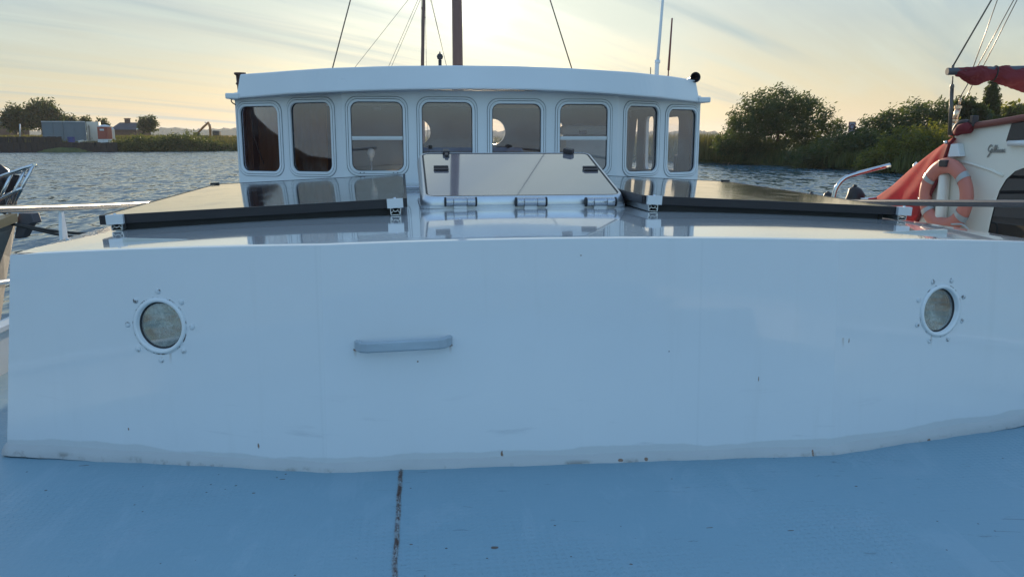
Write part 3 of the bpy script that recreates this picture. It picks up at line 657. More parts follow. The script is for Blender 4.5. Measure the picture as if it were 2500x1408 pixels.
# excavator
p = sh(500, 22); Ye = p.y; k = Ye / FPX
r = thing('excavator', onY(510, 345, Ye), 'orange excavator arm raised above the shrubs left of the wheelhouse', 'excavator')
mb = MB()
for s in (-1, 1): mb.bbox(onY(540, 345, Ye) + Vector((0, s * 1.0, -.4)), 3.2, .55, .8, .25)
mb.build('track', M['black'], r)
mb = MB(); mb.bbox(onY(545, 338, Ye) + EZ * -.1, 2.6, 2.2, 1.1, .15); mb.build('body', M['digger'], r)
mb = MB(); mb.bbox(onY(532, 331, Ye) + Vector((0, -.5, .1)), 1.2, 1.0, 1.4, .12); mb.build('cab', M['dark_glass'], r)
mb = MB(); mb.tube([onY(483, 325, Ye), onY(495, 312, Ye), onY(509, 299, Ye)], [.14, .20, .18], 8); mb.build('boom', M['digger'], r)
mb = MB(); mb.tube([onY(508, 298, Ye), onY(513, 312, Ye), onY(514, 338, Ye)], [.16, .22, .18], 8); mb.build('arm', M['digger'], r)
mb = MB(); mb.tube([onY(500, 303, Ye) + EZ * .3, onY(511, 306, Ye) + Vector((.3, 0, 0))], .07, 6); mb.build('hydraulic_ram', M['steel'], r)
mb = MB(); c = onY(481, 328, Ye); mb.prism([c + Vector((-.5, -.4, .2)), c + Vector((.3, -.4, .4)), c + Vector((.4, -.4, -.3)), c + Vector((-.1, -.4, -.6))], (0, .8, 0)); mb.build('bucket', M['pile'], r)
# square sign board on the right bank
p = sh(2080, 3); Ys = p.y; r = thing('notice_board', Vector((onY(2080, 400, Ys).x, Ys, .5)), 'square sign with a ring mark standing among the willows', 'sign')
k = Ys / FPX; c = onY(2080, 311, Ys)
mb = MB(); mb.box(c, 15 * k, .04, 24 * k); mb.build('board', mat('grey sign face', (.30, .27, .30), .5), r)
mb = MB(); mb.lathe([(.16, 0), (.16, .02), (.115, .02), (.115, 0)], c - Vector((0, .04, 0)) + EZ * .03, (0, -1, 0), 24); mb.build('ring_mark', mat('dark red sign ring', (.14, .03, .05), .5), r)
mb = MB()
for s in (-1, 1): mb.box(c + Vector((s * 7.4 * k, -.005, 0)), .03, .07, 25 * k)
mb.box(c + Vector((0, -.005, 12.4 * k)), 15 * k, .07, .03); mb.build('border', M['redbrown'], r)
mb = MB(); mb.tube([Vector((c.x, Ys + .08, .2)), c + Vector((0, .08, .3))], .05, 8); mb.build('pole', M['galv'], r)
# bare sticks in the water
for x0, y0, x1, y1, lb in ((2005, 410, 2025, 384, 'bare leaning stick in the water under the willow bushes'), (1773, 402, 1781, 396, 'short pale stick in the water near the reeds')):
    q = onz(x0, y0, 0); mb = MB(); mb.tube([q - EZ * .2, onY(x1, y1, q.y)], [.03, .015], 6); tag(mb.build('stick', mat('bleached branch', (.25, .19, .13), .9)), lb, 'stick')

# ------------------------------------------------------------------ our boat
UC = .505                                    # centre line
boat = thing('barge', B(UC, 2.4, 0), 'white steel barge with a blue grey foredeck, seen from its own bow', 'boat')
# deck and hull
half = [(-1.9, .05), (-1.6, .55), (-1.0, 1.1), (0, 1.70), (1.0, 2.05), (2.0, 2.24), (3.0, 2.30), (5.0, 2.30), (8.0, 2.25), (10.5, 2.0), (11.2, 1.5)]
def hb(v):
    return float(np.interp(v, [h[0] for h in half], [h[1] for h in half]))
vs_ = np.linspace(-1.9, 11.2, 70)
mb = MB(); mb.loft([[B(UC + hb(v) * s, v, DECKZ - .03 * s * s - .0) for s in np.linspace(-1, 1, 9)] for v in vs_], False, True)
# level where the coachroof stands
for q in mb.v: q.z = DECKZ - .02 * max(0, abs(q.dot(U) - UC) - 1.0)
deck = mb.build('deck', M['deck'], boat)
mb = MB()
for s in (-1, 1):
    mb.loft([[B(UC + s * (hb(v) + .0), v, DECKZ + .002), B(UC + s * (hb(v) * 1.0 + .02), v, DECKZ - .4), B(UC + s * hb(v) * .93, v, -.3)] for v in vs_], False, True)
mb.build('hull', M['white_dirty'], boat)
# bulwark with cap
ql = onu(12, 858, -1.775); 
BWH = .17
for s in (-1, 1):
    mb = MB(); lps = []
    for v in vs_:
        h = BWH + .05 * max(0, (2.5 - v) / 3); o = UC + s * hb(v)
        lps.append([B(o + s * .02, v, DECKZ - .05), B(o + s * .025, v, DECKZ + h), B(o + s * .03, v, DECKZ + h + .02), B(o - s * .045, v, DECKZ + h + .02), B(o - s * .045, v, DECKZ + h), B(o - s * .02, v, DECKZ + h - .02), B(o - s * .02, v, DECKZ - .05)])
    mb.loft(lps, True); mb.build('bulwark', M['white_dirty'], boat)
# coachroof: three front facets, tumblehome sides, cambered top
def zroof(u, v=2.4): return CZ - .298 - .0206 * (u - UC) ** 2 - .020 * max(0.0, v - 3.6)
K = [(-1.303, 2.723), (-.251, 2.418), (1.347, 2.350), (2.33, 2.580)]
def facet_plane(i):                         # three facets leaning back a little, two sides with tumblehome
    if i < 0: p, d, n = B(*K[0], DECKZ), V, -U
    elif i > 2: p, d, n = B(*K[3], DECKZ), V, U
    else:
        p = B(*K[i], DECKZ); d = (B(*K[i + 1], DECKZ) - p).normalized(); n = d.cross(EZ)
    a = R(2.7) if 0 <= i <= 2 else R(6.5)
    return p, (n.normalized() * math.cos(a) + EZ * math.sin(a)).normalized()
def meet(i, j, zz):                         # corner of two wall planes at height zz
    (p, a), (q, b) = facet_plane(i), facet_plane(j); d1, d2 = p.dot(a) - a.z * zz, q.dot(b) - b.z * zz
    det = a.x * b.y - a.y * b.x; return Vector(((d1 * b.y - d2 * a.y) / det, (a.x * d2 - b.x * d1) / det, zz))
T = []
for i in range(4):
    zz = zroof(K[i][0])
    for _ in range(3): q = meet(i - 1, i, zz); zz = zroof(uv(q)[0])
    T.append(uv(q))
def on_facet(i, u):                         # top edge point of facet i at crosswise place u
    p, n = facet_plane(i); zz = zroof(u); v = ((p - B(u, 0, zz)).dot(n)) / V.dot(n); return (u, v)
VA = 7.9
def strip(a, b, n): return [(a[0] + (b[0] - a[0]) * i / n, a[1] + (b[1] - a[1]) * i / n) for i in range(n + 1)]
front_b = strip(K[0], K[1], 10) + strip(K[1], K[2], 14)[1:] + strip(K[2], K[3], 10)[1:]
front_f = [[on_facet(i, a[0]) for a in strip(T[i], T[i + 1], k)] for i, k in ((0, 10), (1, 14), (2, 10))]
front_t = front_f[0] + front_f[1][1:] + front_f[2][1:]
portholes = []
def facet_frame(i):
    b0, b1, t0 = B(*K[i], DECKZ), B(*K[i + 1], DECKZ), None
    ex = (b1 - b0).normalized(); tb = B(*T[i], zroof(T[i][0])); up = tb - b0; up = (up - ex * up.dot(ex)).normalized(); n = ex.cross(up)
    return b0, ex, up, n
def to_facet(i, x, y):
    b0, ex, up, n = facet_frame(i); q = onplane(x, y, b0, n); d = q - b0; return d.dot(ex), d.dot(up), q
mb = MB()
PHR = {0: .062, 2: .062}
ph = {0: to_facet(0, 390, 795), 2: to_facet(2, 2296, 758)}
for i in range(3):
    b0, ex, up, n = facet_frame(i); L_ = (B(*K[i + 1], DECKZ) - b0).length
    tops = []
    seg = {0: 10, 1: 14, 2: 10}[i]
    for (tu, tv) in front_f[i]:
        q = B(tu, tv, zroof(tu)); d = q - b0; tops.append((d.dot(ex), d.dot(up)))
    outer = [(0, -.03), (L_, -.03)] + tops[::-1]
    if i == 1: plate(mb, outer, [], 0, b0, ex, up)
    else:
        cx, cy, _ = ph[i]; plate(mb, outer, [circ(cx, cy, .0775, 48)], 0, b0, ex, up)
# sides
for s, kb, tb in ((-1, K[0], T[0]), (1, K[3], T[3])):
    va = [0, .1, .3, .6, 1]
    lo = [B(kb[0], kb[1] + (VA - kb[1]) * a, DECKZ - .03) for a in va]; hi = [B(tb[0], tb[1] + (VA - tb[1]) * a, zroof(tb[0], tb[1] + (VA - tb[1]) * a if a else 2.4)) for a in va]
    mb.loft([lo, hi], False)
# top with a small rounded edge
rows = []
for f in (0, .01, .03, .1, .25, .5, .75, 1):
    rows.append([B(tu, tv + (VA - tv) * f, zroof(tu, tv + (VA - tv) * f if f else 2.4)) for tu, tv in front_t])
mb.loft(rows, False, True)
mb.loft([[B(tu, VA, zroof(tu, VA)) for tu, tv in front_t], [B(tu, VA, DECKZ - .03) for tu, tv in front_t]], False)
coach = mb.build('coachroof', M['paint'], boat, bevel=.006, merge=.002)
# weld fillet with its own thick paint along the foot
mb = MB(); lps = []
ft = [facet_plane(i)[1] for i in range(3)]
pts = [(B(*K[0], DECKZ) + V * .6, -U)] + [(B(*K[0], DECKZ), (ft[0] - U).normalized())]
for i in range(3):
    n_ = ft[i]; seg = strip(K[i], K[i + 1], 40)[1:]
    pts += [(B(a, b, DECKZ), n_) for a, b in seg]
pts += [(B(*K[3], DECKZ) + V * .6, U)]
for p, n_ in pts:
    n_ = Vector((n_.x, n_.y, 0)).normalized(); w = .013 + .002 * math.sin(p.x * 23) + .0015 * math.sin(p.x * 61)
    lps.append([p + n_ * -.004 + EZ * (.030 + .003 * math.sin(p.x * 17 + 1)), p + n_ * (w * .35) + EZ * .021, p + n_ * (w * .75) + EZ * .010, p + n_ * w + EZ * .002, p + n_ * (w + .002) - EZ * .01])
mb.loft(lps, False, True); mb.build('foot_fillet', M['fillet'], boat)
# portholes
def porthole(i, nb, a0):
    b0, ex, up, n = facet_frame(i); cx, cy, q = ph[i]; c = b0 + ex * cx + up * cy
    mb = MB(); R0 = .0865
    mb.lathe([(R0 + .001, -.001), (R0, .0035), (R0 - .003, .0055), (R0 - .009, .0055), (R0 - .012, .003), (R0 - .013, -.017), (R0 - .022, -.020)], c, n, 56)
    o = mb.build('porthole', M['white'], coach)
    mb = MB(); mb.lathe([(R0 - .0125, -.010), (R0 - .014, -.009), (R0 - .017, -.010), (R0 - .019, -.014)], c, n, 56); mb.build('porthole_gasket', M['black'], coach)
    mb = MB(); mb.lathe([(R0 + .0005, .0002), (R0 + .0045, .0004), (R0 + .005, -.001)], c, n, 56); mb.build('porthole_seal', M['grimy'], coach)
    mb = MB(); mb.lathe([(.0001, -.0125), (R0 - .0135, -.0125), (R0 - .0135, -.0165), (.0001, -.0165)], c, n, 56, False); mb.build('porthole_pane', M['porthole_glass'], coach)
    for k in range(nb):
        w = R(a0 + 360 * k / nb); p = c + (ex * math.cos(w) + up * math.sin(w)) * (R0 + .021)
        mb = MB(); mb.lathe([(.0085, -.001), (.0085, .002), (.006, .0035), (.0001, .0035)], p, n, 14); mb.build('bolt', M['grimy'], coach)
    # cupboard lining seen inside
    mb = MB(); mb.box(c - n * .22, .5, .5, .02, ex, up, n); mb.box(c - n * .16 - up * .01, .36, .012, .10, ex, up, n); mb.build('lining', mat('pale cabin lining', (.55, .55, .50), .6), coach)
porthole(0, 8, 90); porthole(2, 8, 112)
# step bar on the front
b0, ex, up, n = facet_frame(1)
def fq(x, y, h): a, b, q = to_facet(1, x, y); return b0 + ex * a + up * b + n * h
e0, e1 = fq(872, 842, 0), fq(1098, 830, 0); d = (e1 - e0); 
def barpt(s, h): return e0 + d * s + n * h - up * .0
mb = MB(); path = [barpt(0, -.005), barpt(.02, .018), barpt(.06, .036), barpt(.12, .046), barpt(.5, .047), barpt(.88, .046), barpt(.94, .036), barpt(.98, .018), barpt(1, -.005)]
ls = []
for i, p in enumerate(path):
    tdir = (path[min(i + 1, 8)] - path[max(i - 1, 0)]).normalized(); w = up; s2 = tdir.cross(w).normalized()
    ls.append([p + w * a + s2 * b for a, b in ((.016, .004), (.012, .009), (-.012, .009), (-.016, .004), (-.016, -.004), (-.012, -.009), (.012, -.009), (.016, -.004))])
mb.loft(ls, True); hstep = mb.build('step_bar', mat('grey blue bar paint', (.38, .45, .50), .35, var=.18, vs=14), coach, bevel=.0015)
# weld seam on the deck
mb = MB(); pr = [];
for i in range(60):
    v_ = 1.1 + (2.41 - 1.1) * i / 59; pr.append(B(SEAM[0] + SEAM[1] * v_ + .002 * math.sin(i * 1.3), v_, DECKZ + .001 + .0012 * random.random()))
mb.tube(pr, .0028, 6); mb.build('weld_seam', M['deck'], boat)

# solar panels
def solar(u0, u1, v0, v1, zl, zr, label):
    a, b, c_, d_ = B(u0, v0, CZ - zl), B(u1, v0, CZ - zr), B(u1, v1, CZ - zr + .012), B(u0, v1, CZ - zl + .012)
    ex = (b - a).normalized(); ey = (d_ - a).normalized(); ez = ex.cross(ey).normalized(); ey = ez.cross(ex); Lx = (b - a).length; Ly = (d_ - a).length; c = (a + b + c_ + d_) / 4
    def P(x, y, z): return a + ex * x + ey * y + ez * z
    f = MB(); w = .012; th = .036
    for x0, x1, y0, y1 in ((0, Lx, 0, w), (0, Lx, Ly - w, Ly), (0, w, w, Ly - w), (Lx - w, Lx, w, Ly - w)):
        f.box(P((x0 + x1) / 2, (y0 + y1) / 2, -th / 2), x1 - x0, y1 - y0, th, ex, ey, ez)
    sp = f.build('solar_panel', M['blackframe'], boat, bevel=.0012); tag(sp, label)
    g = MB(); g.box(P(Lx / 2, Ly / 2, -.0035), Lx - 2 * w, Ly - 2 * w, .004, ex, ey, ez); g.build('glass', M['panel'], sp)
    g = MB(); g.box(P(Lx / 2, Ly / 2, -.012), Lx - 2 * w, Ly - 2 * w, .004, ex, ey, ez)
    g.box(P(Lx / 2, .55, -.06), Lx - .1, .04, .045, ex, ey, ez); g.box(P(Lx / 2, Ly - .5, -.06), Lx - .1, .04, .045, ex, ey, ez); g.build('backsheet', M['black'], sp)
    g = MB(); g.box(P(Lx / 2, .05, -.036) - EZ * .03, Lx - .14, .02, .06, ex, ey, ez); g.box(P(.05, Ly / 2, -.036) - EZ * .03, .02, Ly - .1, .06, ex, ey, ez); g.box(P(Lx - .05, Ly / 2, -.036) - EZ * .03, .02, Ly - .1, .06, ex, ey, ez); g.build('gap_shade', M['black'], sp)  # black strips added to darken the shaded gap under the panel
    return P, Lx, Ly, sp, ex, ey, ez
def rail_clamp(P, x, Ly, sp, ex, ey, ez, zr_):
    c = P(x, 0, 0); zb = zroof(*uv(c))
    m1 = MB(); m1.bbox(c + ey * -.012 - ez * .017, .064, .020, .037, .0015, ex, ey, ez); cl = m1.build('clamp', M['alu_bright'], sp)
    m1 = MB(); m1.lathe([(.006, 0), (.006, .006), (.0001, .006)], c + ey * -.008 + ez * .0005, ez, 10); m1.build('bolt', M['steel'], cl)
    # extruded rail: a thin walled section running aft, open end forward
    h = c.z - .037 - zb - .002; w = .040; t_ = .0026
    prof = []
    rl = MB(); x0 = c - ez * .037
    def q(a, b): return x0 + ex * a - EZ * b - ey * .004
    for pts in ([(-w / 2, 0), (-w / 2 * .95, h * .75), (-w / 2 * .85, h), (-w / 2 * .6, h)], [(w / 2, 0), (w / 2 * .95, h * .75), (w / 2 * .85, h), (w / 2 * .6, h)], [(-w * .5, 0), (-w * .22, 0)], [(w * .5, 0), (w * .22, 0)], [(-w * .30, h * .45), (-w * .42, h * .75)], [(w * .30, h * .45), (w * .42, h * .75)],
                [(w * .24 * math.cos(R(k)), h * .22 - h * .30 * math.sin(R(k))) for k in range(180, 361, 20)], [(-w * .4, h), (w * .4, h)]):
        o_ = [q(*p) for p in pts]
        for p0, p1 in zip(o_[:-1], o_[1:]):
            dd = (p1 - p0); nn = dd.normalized().cross(V) * t_ / 2; yy = V * 1.9
            rl.add([p0 - nn, p0 + nn, p1 + nn, p1 - nn, p0 - nn + yy, p0 + nn + yy, p1 + nn + yy, p1 - nn + yy], [(0, 1, 2, 3), (4, 7, 6, 5), (0, 4, 5, 1), (1, 5, 6, 2), (2, 6, 7, 3), (3, 7, 4, 0)])
    rl.build('mounting_rail', M['alu'], sp)
    m2 = MB(); m2.box(P(x, .03, 0) - ez * (.037) - EZ * (h * .5) + V * .9, w * .6, 1.75, h * .9, ex, V, EZ); m2.build('rail_core', M['black'], sp)
PA = solar(-1.165, .012, 3.33, 5.33, .292, .236, 'left solar panel on the coachroof, left of the hatch')
P, Lx, Ly, sp, ex_, ey_, ez_ = PA
rail_clamp(P, Lx - .048, *PA[2:], 0) if False else rail_clamp(P, Lx - .048, Ly, sp, ex_, ey_, ez_, 0)
rail_clamp(P, .062, Ly, sp, ex_, ey_, ez_, 0)
m1 = MB(); m1.box(P(.0, Ly + .01, .002), .05, .03, .012, ex_, ey_, ez_); m1.build('rear_clip', M['black'], sp)
PB_ = solar(1.0, 2.16, 3.36, 5.34, .236, .296, 'right solar panel on the coachroof, right of the hatch')
P, Lx, Ly, sp, ex_, ey_, ez_ = PB_
rail_clamp(P, .045, Ly, sp, ex_, ey_, ez_, 0); rail_clamp(P, Lx + .02, Ly, sp, ex_, ey_, ez_, 0)
m1 = MB(); m1.box(P(Lx, Ly + .01, .002), .05, .03, .012, ex_, ey_, ez_); m1.build('rear_clip', M['black'], sp)

# hatch
HU0, HU1, HV0 = .075, .995, 3.60
TILT = R(14.0)
zf = zrow(B((HU0 + HU1) / 2, HV0), 481)
hx = U; hy = V * math.cos(TILT) + EZ * math.sin(TILT); hz = hx.cross(hy)
HW = HU1 - HU0; HL = .765; hp0 = B(HU0, HV0, zf)
def H3(x, y, z=0): return hp0 + hx * x + hy * y + hz * z
# rounded coaming on the roof
lo = rr(0, 0, HW, HL * math.cos(TILT), .05); up_ = rr(0, 0, HW, HL, .05)
zb = zroof(UC)
mb = MB(); fl = rr(-.004, -.006, HW + .004, HL * .98 + .006, .055)
mb.loft([[B(HU0 + x, HV0 + y, zroof(HU0 + x, HV0 + y) - .002) for x, y in fl], [B(HU0 + x, HV0 + y, zroof(HU0 + x, HV0 + y) + .010) for x, y in fl], [B(HU0 + x, HV0 + y, zroof(HU0 + x, HV0 + y) + .010) for x, y in rr(.02, .02, HW - .02, HL * .96, .04)]], True)
hatch = mb.build('hatch', M['alu_bright'], boat); tag(hatch, 'tilted square deck hatch with smoked lid between the solar panels')
mb = MB(); g0 = rr(.018, .016, HW - .018, HL * .95, .04)
mb.loft([[B(HU0 + x, HV0 + y, zroof(HU0 + x, HV0 + y) + .009) for x, y in g0], [H3(x, y * 1.0, -.052) for x, y in rr(.018, .016, HW - .018, HL * .97, .04)]], True); mb.build('coaming', M['darkplastic'], hatch)
mb = MB(); secs = []
for ins, h in ((.0, -.050), (-.002, -.045), (.0, -.030), (.012, -.003), (.016, 0.0), (.022, 0.0), (.023, -.003), (.030, -.006)):
    secs.append([H3(x, y, h) for x, y in rr(ins, ins, HW - ins, HL - ins, .05)])
mb.loft(secs, True, True); mb.build('frame', M['alu'], hatch)
mb = MB(); mb.prism([H3(x, y, -.012) for x, y in rr(.030, .030, HW - .030, HL - .030, .03)], hz * .010); mb.build('lid', M['acrylic'], hatch)
mb = MB(); s0 = rr(.023, .023, HW - .023, HL - .023, .036); s1 = rr(.031, .031, HW - .031, HL - .031, .03)
mb.loft([[H3(x, y, -.0005) for x, y in s0], [H3(x, y, -.0005) for x, y in s1]], True); mb.build('seal_line', M['black'], hatch)
fwd = (-V)
for px in (1124, 1295, 1464):
    cu = uv(onv(px, 491, HV0))[0]; c = B(cu, HV0 - .018, zrow(B(cu, HV0), 492))
    w = .134
    mb = MB()
    for a, b in ((-.5, -.24), (-.23, .20), (.21, .5)): mb.lathe([(.0001, a * w), (.018, a * w), (.0195, a * w + .002), (.0195, b * w - .002), (.018, b * w), (.0001, b * w)], c, U, 24)
    hg = mb.build('hinge', M['hinge'], hatch)
    for a in (-.5, .5):
        mb = MB(); mb.lathe([(.0001, a * w - .004), (.0205, a * w - .004), (.0205, a * w + .004), (.0001, a * w + .004)], c, U, 24); mb.build('hinge_cap', M['black'], hg)
    mb = MB(); mb.box(c - U * .002 - EZ * .024 + V * .006, w * .42, .026, .012, U, V, EZ); mb.build('hinge_foot', M['alu_bright'], hg)
def hp(px, py):                             # point on the lid plane
    q = onplane(px, py, H3(0, 0, -.002), hz) - hp0; return q.dot(hx), q.dot(hy)
for px, py in ((1077, 414), (1441, 415)):
    a, b = hp(px, py); mb = MB(); mb.bbox(H3(a, b + .012, .006), .072, .020, .016, .004, hx, hy, hz); mb.bbox(H3(a, b - .016, .004), .072, .022, .010, .004, hx, hy, hz); mb.build('handle', M['darkplastic'], hatch)
a, b = hp(1089, 376); mb = MB(); mb.bbox(H3(a, b + .005, .008), .034, .05, .020, .004, hx, hy, hz); mb.bbox(H3(a, b - .04, .006), .018, .06, .014, .003, hx, hy, hz); mb.build('latch', M['darkplastic'], hatch)
a, b = hp(1388, 375); ca, sa = math.cos(R(-40)), math.sin(R(-40)); mb = MB(); mb.bbox(H3(a, b, .012), .052, .034, .026, .005, (hx * ca + hy * sa), (hy * ca - hx * sa), hz); mb.build('latch', M['darkplastic'], hatch)
for px in (1051, 1060, 1411, 1421):
    a, b = hp(px, 373); mb = MB(); mb.lathe([(.004, 0), (.004, .002), (.0001, .002)], H3(a, b, -.002), hz, 10); mb.build('screw', M['black'], hatch)

# ------------------------------------------------------------------ wheelhouse
VF = 5.55
def uatv(x, v): return uv(onv(x, HZ, v))[0]
uL, uR = uatv(838, VF), uatv(1507, VF)
BETA = R(30)
SL, SR = B(uL, VF), B(uR, VF)
dL = -U * math.cos(BETA) + V * math.sin(BETA); dR = U * math.cos(BETA) + V * math.sin(BETA)
def hit(p, d, x):                           # distance along d from p to where direction x is met
    k = (x - 1250) / FPX * math.cos(TH) / 1.0; k = ray(x, HZ).x / ray(x, HZ).y
    return (k * p.y - p.x) / (d.x - k * d.y)
LL, LR = hit(SL, dL, 578.5), hit(SR, dR, 1707)
EL, ER = SL + dL * LL, SR + dR * LR
DEP = 1.85
BL_, BR_ = EL + V * DEP, ER + V * DEP
WB = CZ - .40
wtop = zrow(B(.47, VF - .0), 222)            # wall height below the roof
def panel_frame(p0, p1): ex = (p1 - p0).normalized(); n = ex.cross(EZ); return p0, ex, n, (p1 - p0).length      # n points outward (forward)
PANELS = {'L': panel_frame(EL, SL), 'C': panel_frame(SL, SR), 'R': panel_frame(SR, ER)}
wins = [('L', 590, 681, 260, 418), ('L', 713, 809, 251, 419), ('C', 858, 984, 249, 417), ('C', 1031, 1153, 250, 417), ('C', 1202, 1320, 254, 418), ('C', 1367, 1482, 255, 418), ('R', 1529, 1604, 260, 418), ('R', 1630, 1697, 268, 420)]
def wrect(pk, x0, x1, y0, y1):
    p0, ex, n, L_ = PANELS[pk]; a = onplane(x0, (y0 + y1) / 2, p0, n); b = onplane(x1, (y0 + y1) / 2, p0, n); m = (a + b) / 2
    return (a - p0).dot(ex), zrow(m, y1), (b - p0).dot(ex), zrow(m, y0)
rects = [(w[0],) + wrect(*w) for w in wins]
wall = MB()
for pk in 'LCR':
    p0, ex, n, L_ = PANELS[pk]; tz = wtop
    holes = [rr(r_[1] - .012, r_[2] - .012, r_[3] + .012, r_[4] + .012, .055) for r_ in rects if r_[0] == pk]
    plate(wall, [(0, WB), (L_, WB), (L_, tz), (0, tz)], holes, .026, p0 - n * .013, ex, EZ)
# side walls (with tall windows on the right) and aft wall with round lights
def side_holes(p0, p1, pxr):
    ex = (p1 - p0).normalized(); n = ex.cross(EZ); out = []
    for x0, x1, y0, y1 in pxr:
        a = onplane(x0, y0, p0, n); b = onplane(x1, y1, p0, n); s0, s1 = sorted(((a - p0).dot(ex), (b - p0).dot(ex)))
        zt, zbm = onplane((x0 + x1) / 2, y0, p0, n).z, onplane((x0 + x1) / 2, y1, p0, n).z
        out.append(rr(s0, zbm, s1, zt, min(.05, (s1 - s0) * .3)))
    return out
exs = (BR_ - ER).normalized()
rh = side_holes(ER, BR_, [(1541, 1563, 286, 411), (1585, 1602, 285, 413), (1630, 1664, 286, 422)])
plate(wall, [(0, WB), (DEP, WB), (DEP, wtop), (0, wtop)], rh, .026, ER - exs.cross(EZ) * .013, exs, EZ)
lh = side_holes(EL, BL_, [(619, 626, 278, 420)])
plate(wall, [(0, WB), (DEP, WB), (DEP, wtop), (0, wtop)], lh, .026, EL + exs.cross(EZ) * .013, exs, EZ)
exa = (BR_ - BL_).normalized(); na = exa.cross(EZ); LA = (BR_ - BL_).length
ah = []
for x, y, r_ in ((1021, 322, 29), (1202, 322, 30), (1346, 320, 29)):
    q = onplane(x, y, BL_, na); k = q.y / FPX; ah.append(circ((q - BL_).dot(exa), q.z, r_ * k, 40))
plate(wall, [(.02, WB), (LA - .02, WB), (LA - .02, wtop), (.02, wtop)], ah, .03, BL_ - V * .015, exa, EZ)
wheel = wall.build('wheelhouse_wall', M['white'], boat)
# inner lining: wood panels just inside the aft and side walls
mb = MB()
plate(mb, [(.06, WB), (LA - .06, WB), (LA - .06, wtop - .02), (.06, wtop - .02)], ah, .012, BL_ - V * .045, exa, EZ)
plate(mb, [(.1, WB), (DEP - .1, WB), (DEP - .1, wtop - .02), (.1, wtop - .02)], rh, .012, ER + exs.cross(EZ) * -.032, exs, EZ)
plate(mb, [(.1, WB), (DEP - .1, WB), (DEP - .1, wtop - .02), (.1, wtop - .02)], lh, .012, EL + exs.cross(EZ) * .032, exs, EZ)
mb.build('wood_lining', M['interior_wood'], boat)
mb = MB(); mb.poly([q + EZ * (WB + .03) for q in (EL, SL, SR, ER, BR_, BL_)]); mb.build('cabin_floor', M['interior_wood'], boat)
# windows
for pk, x0, z0, x1, z1 in rects:
    p0, ex, n, L_ = PANELS[pk]
    def Wp(x, z, h): return p0 + ex * x + EZ * z + n * h
    mb = MB(); ls = []
    for ins, h, rad in ((-.033, -.002, .075), (-.032, .006, .075), (-.030, .008, .074), (-.0215, .008, .068), (-.0195, -.004, .066), (-.0175, .008, .066), (-.004, .009, .052), (-.001, .006, .050), (0, -.024, .050)):
        ls.append([Wp(x, z, h) for x, z in rr(x0 + ins, z0 + ins, x1 - ins, z1 - ins, rad)])
    mb.loft(ls, True); wf = mb.build('window', M['white'], boat)
    mb = MB(); mb.loft([[Wp(x, z, -.006) for x, z in rr(x0 - .0, z0, x1, z1, .05)], [Wp(x, z, -.006) for x, z in rr(x0 + .004, z0 + .004, x1 - .004, z1 - .004, .046)], [Wp(x, z, -.02) for x, z in rr(x0 + .004, z0 + .004, x1 - .004, z1 - .004, .046)]], True); mb.build('gasket', M['black'], wf)
    mb = MB(); mb.poly([Wp(x, z, -.010) for x, z in rr(x0 + .001, z0 + .001, x1 - .001, z1 - .001, .049)]); mb.build('pane', M['pane'], wf)
    for nm_, ia, ib, hh in (('edge_line', -.0355, -.0325, .0012), ('groove_line', -.0205, -.0178, .0070)):  # dark rings laid in to deepen the groove and outline shading
        mb = MB(); mb.loft([[Wp(x, z, hh) for x, z in rr(x0 + ia, z0 + ia, x1 - ia, z1 - ia, .074)], [Wp(x, z, hh + .001) for x, z in rr(x0 + ib, z0 + ib, x1 - ib, z1 - ib, .071)]], True); mb.build(nm_, M['seal_line'], wf)
    mid = (x0 + x1) / 2
    xi = rects.index((pk, x0, z0, x1, z1))
    if xi in (2, 5):
        zm = zrow(Wp(mid, z0, 0), 336); mb = MB(); mb.box(Wp(mid, zm, -.004), x1 - x0 - .006, .014, .016, ex, n, EZ); mb.box(Wp(mid, zm - .012, -.003), x1 - x0 - .006, .010, .006, ex, n, EZ); mb.build('sliding_bar', M['alu_bright'], wf)
    if xi == 2:
        for px in (880, 889, 961, 971):
            q = onplane(px, 421.5, p0, n); mb = MB(); mb.lathe([(.0035, .0), (.0035, .002), (.0001, .002)], Wp((q - p0).dot(ex), q.z, .0088), n, 10); mb.build('drain_hole', M['black'], wf)
        q = onplane(920, 264, p0, n); mb = MB(); mb.bbox(Wp((q - p0).dot(ex), q.z, -.03), .052, .012, .026, .004, ex, n, EZ); mb.build('latch', M['darkplastic'], wf)
    if xi == 5:
        q = onplane(1425, 323, p0, n); mb = MB(); mb.bbox(Wp((q - p0).dot(ex), q.z, -.03), .052, .012, .026, .004, ex, n, EZ); mb.build('latch', M['darkplastic'], wf)
# roof: curved fascia with camber
plan_px = [(583, 'L'), (620, 'L'), (700, 'L'), (780, 'L'), (850, 'L'), (900, 'C'), (1000, 'C'), (1100, 'C'), (1180, 'C'), (1260, 'C'), (1350, 'C'), (1440, 'C'), (1500, 'R'), (1560, 'R'), (1620, 'R'), (1670, 'R'), (1703, 'R')]
OV = .11
def end_at(p, x):                           # roof corner just ahead of wall corner p, in direction x
    q = p - V * .07; k = ray(x, HZ).x / ray(x, HZ).y; return q + U * ((k * q.y - q.x) / (U.x - k * U.y))
E0, E1 = end_at(EL, 584), end_at(ER, 1703)
ctrl = [E0, E0.lerp(SL + PANELS['L'][2] * OV, .5) + PANELS['L'][2] * .03, SL + (PANELS['L'][2] + PANELS['C'][2]).normalized() * OV * .95, SL.lerp(SR, .5) + PANELS['C'][2] * OV * 1.35, SR + (PANELS['R'][2] + PANELS['C'][2]).normalized() * OV * .95, E1.lerp(SR + PANELS['R'][2] * OV, .5) + PANELS['R'][2] * .03, E1]
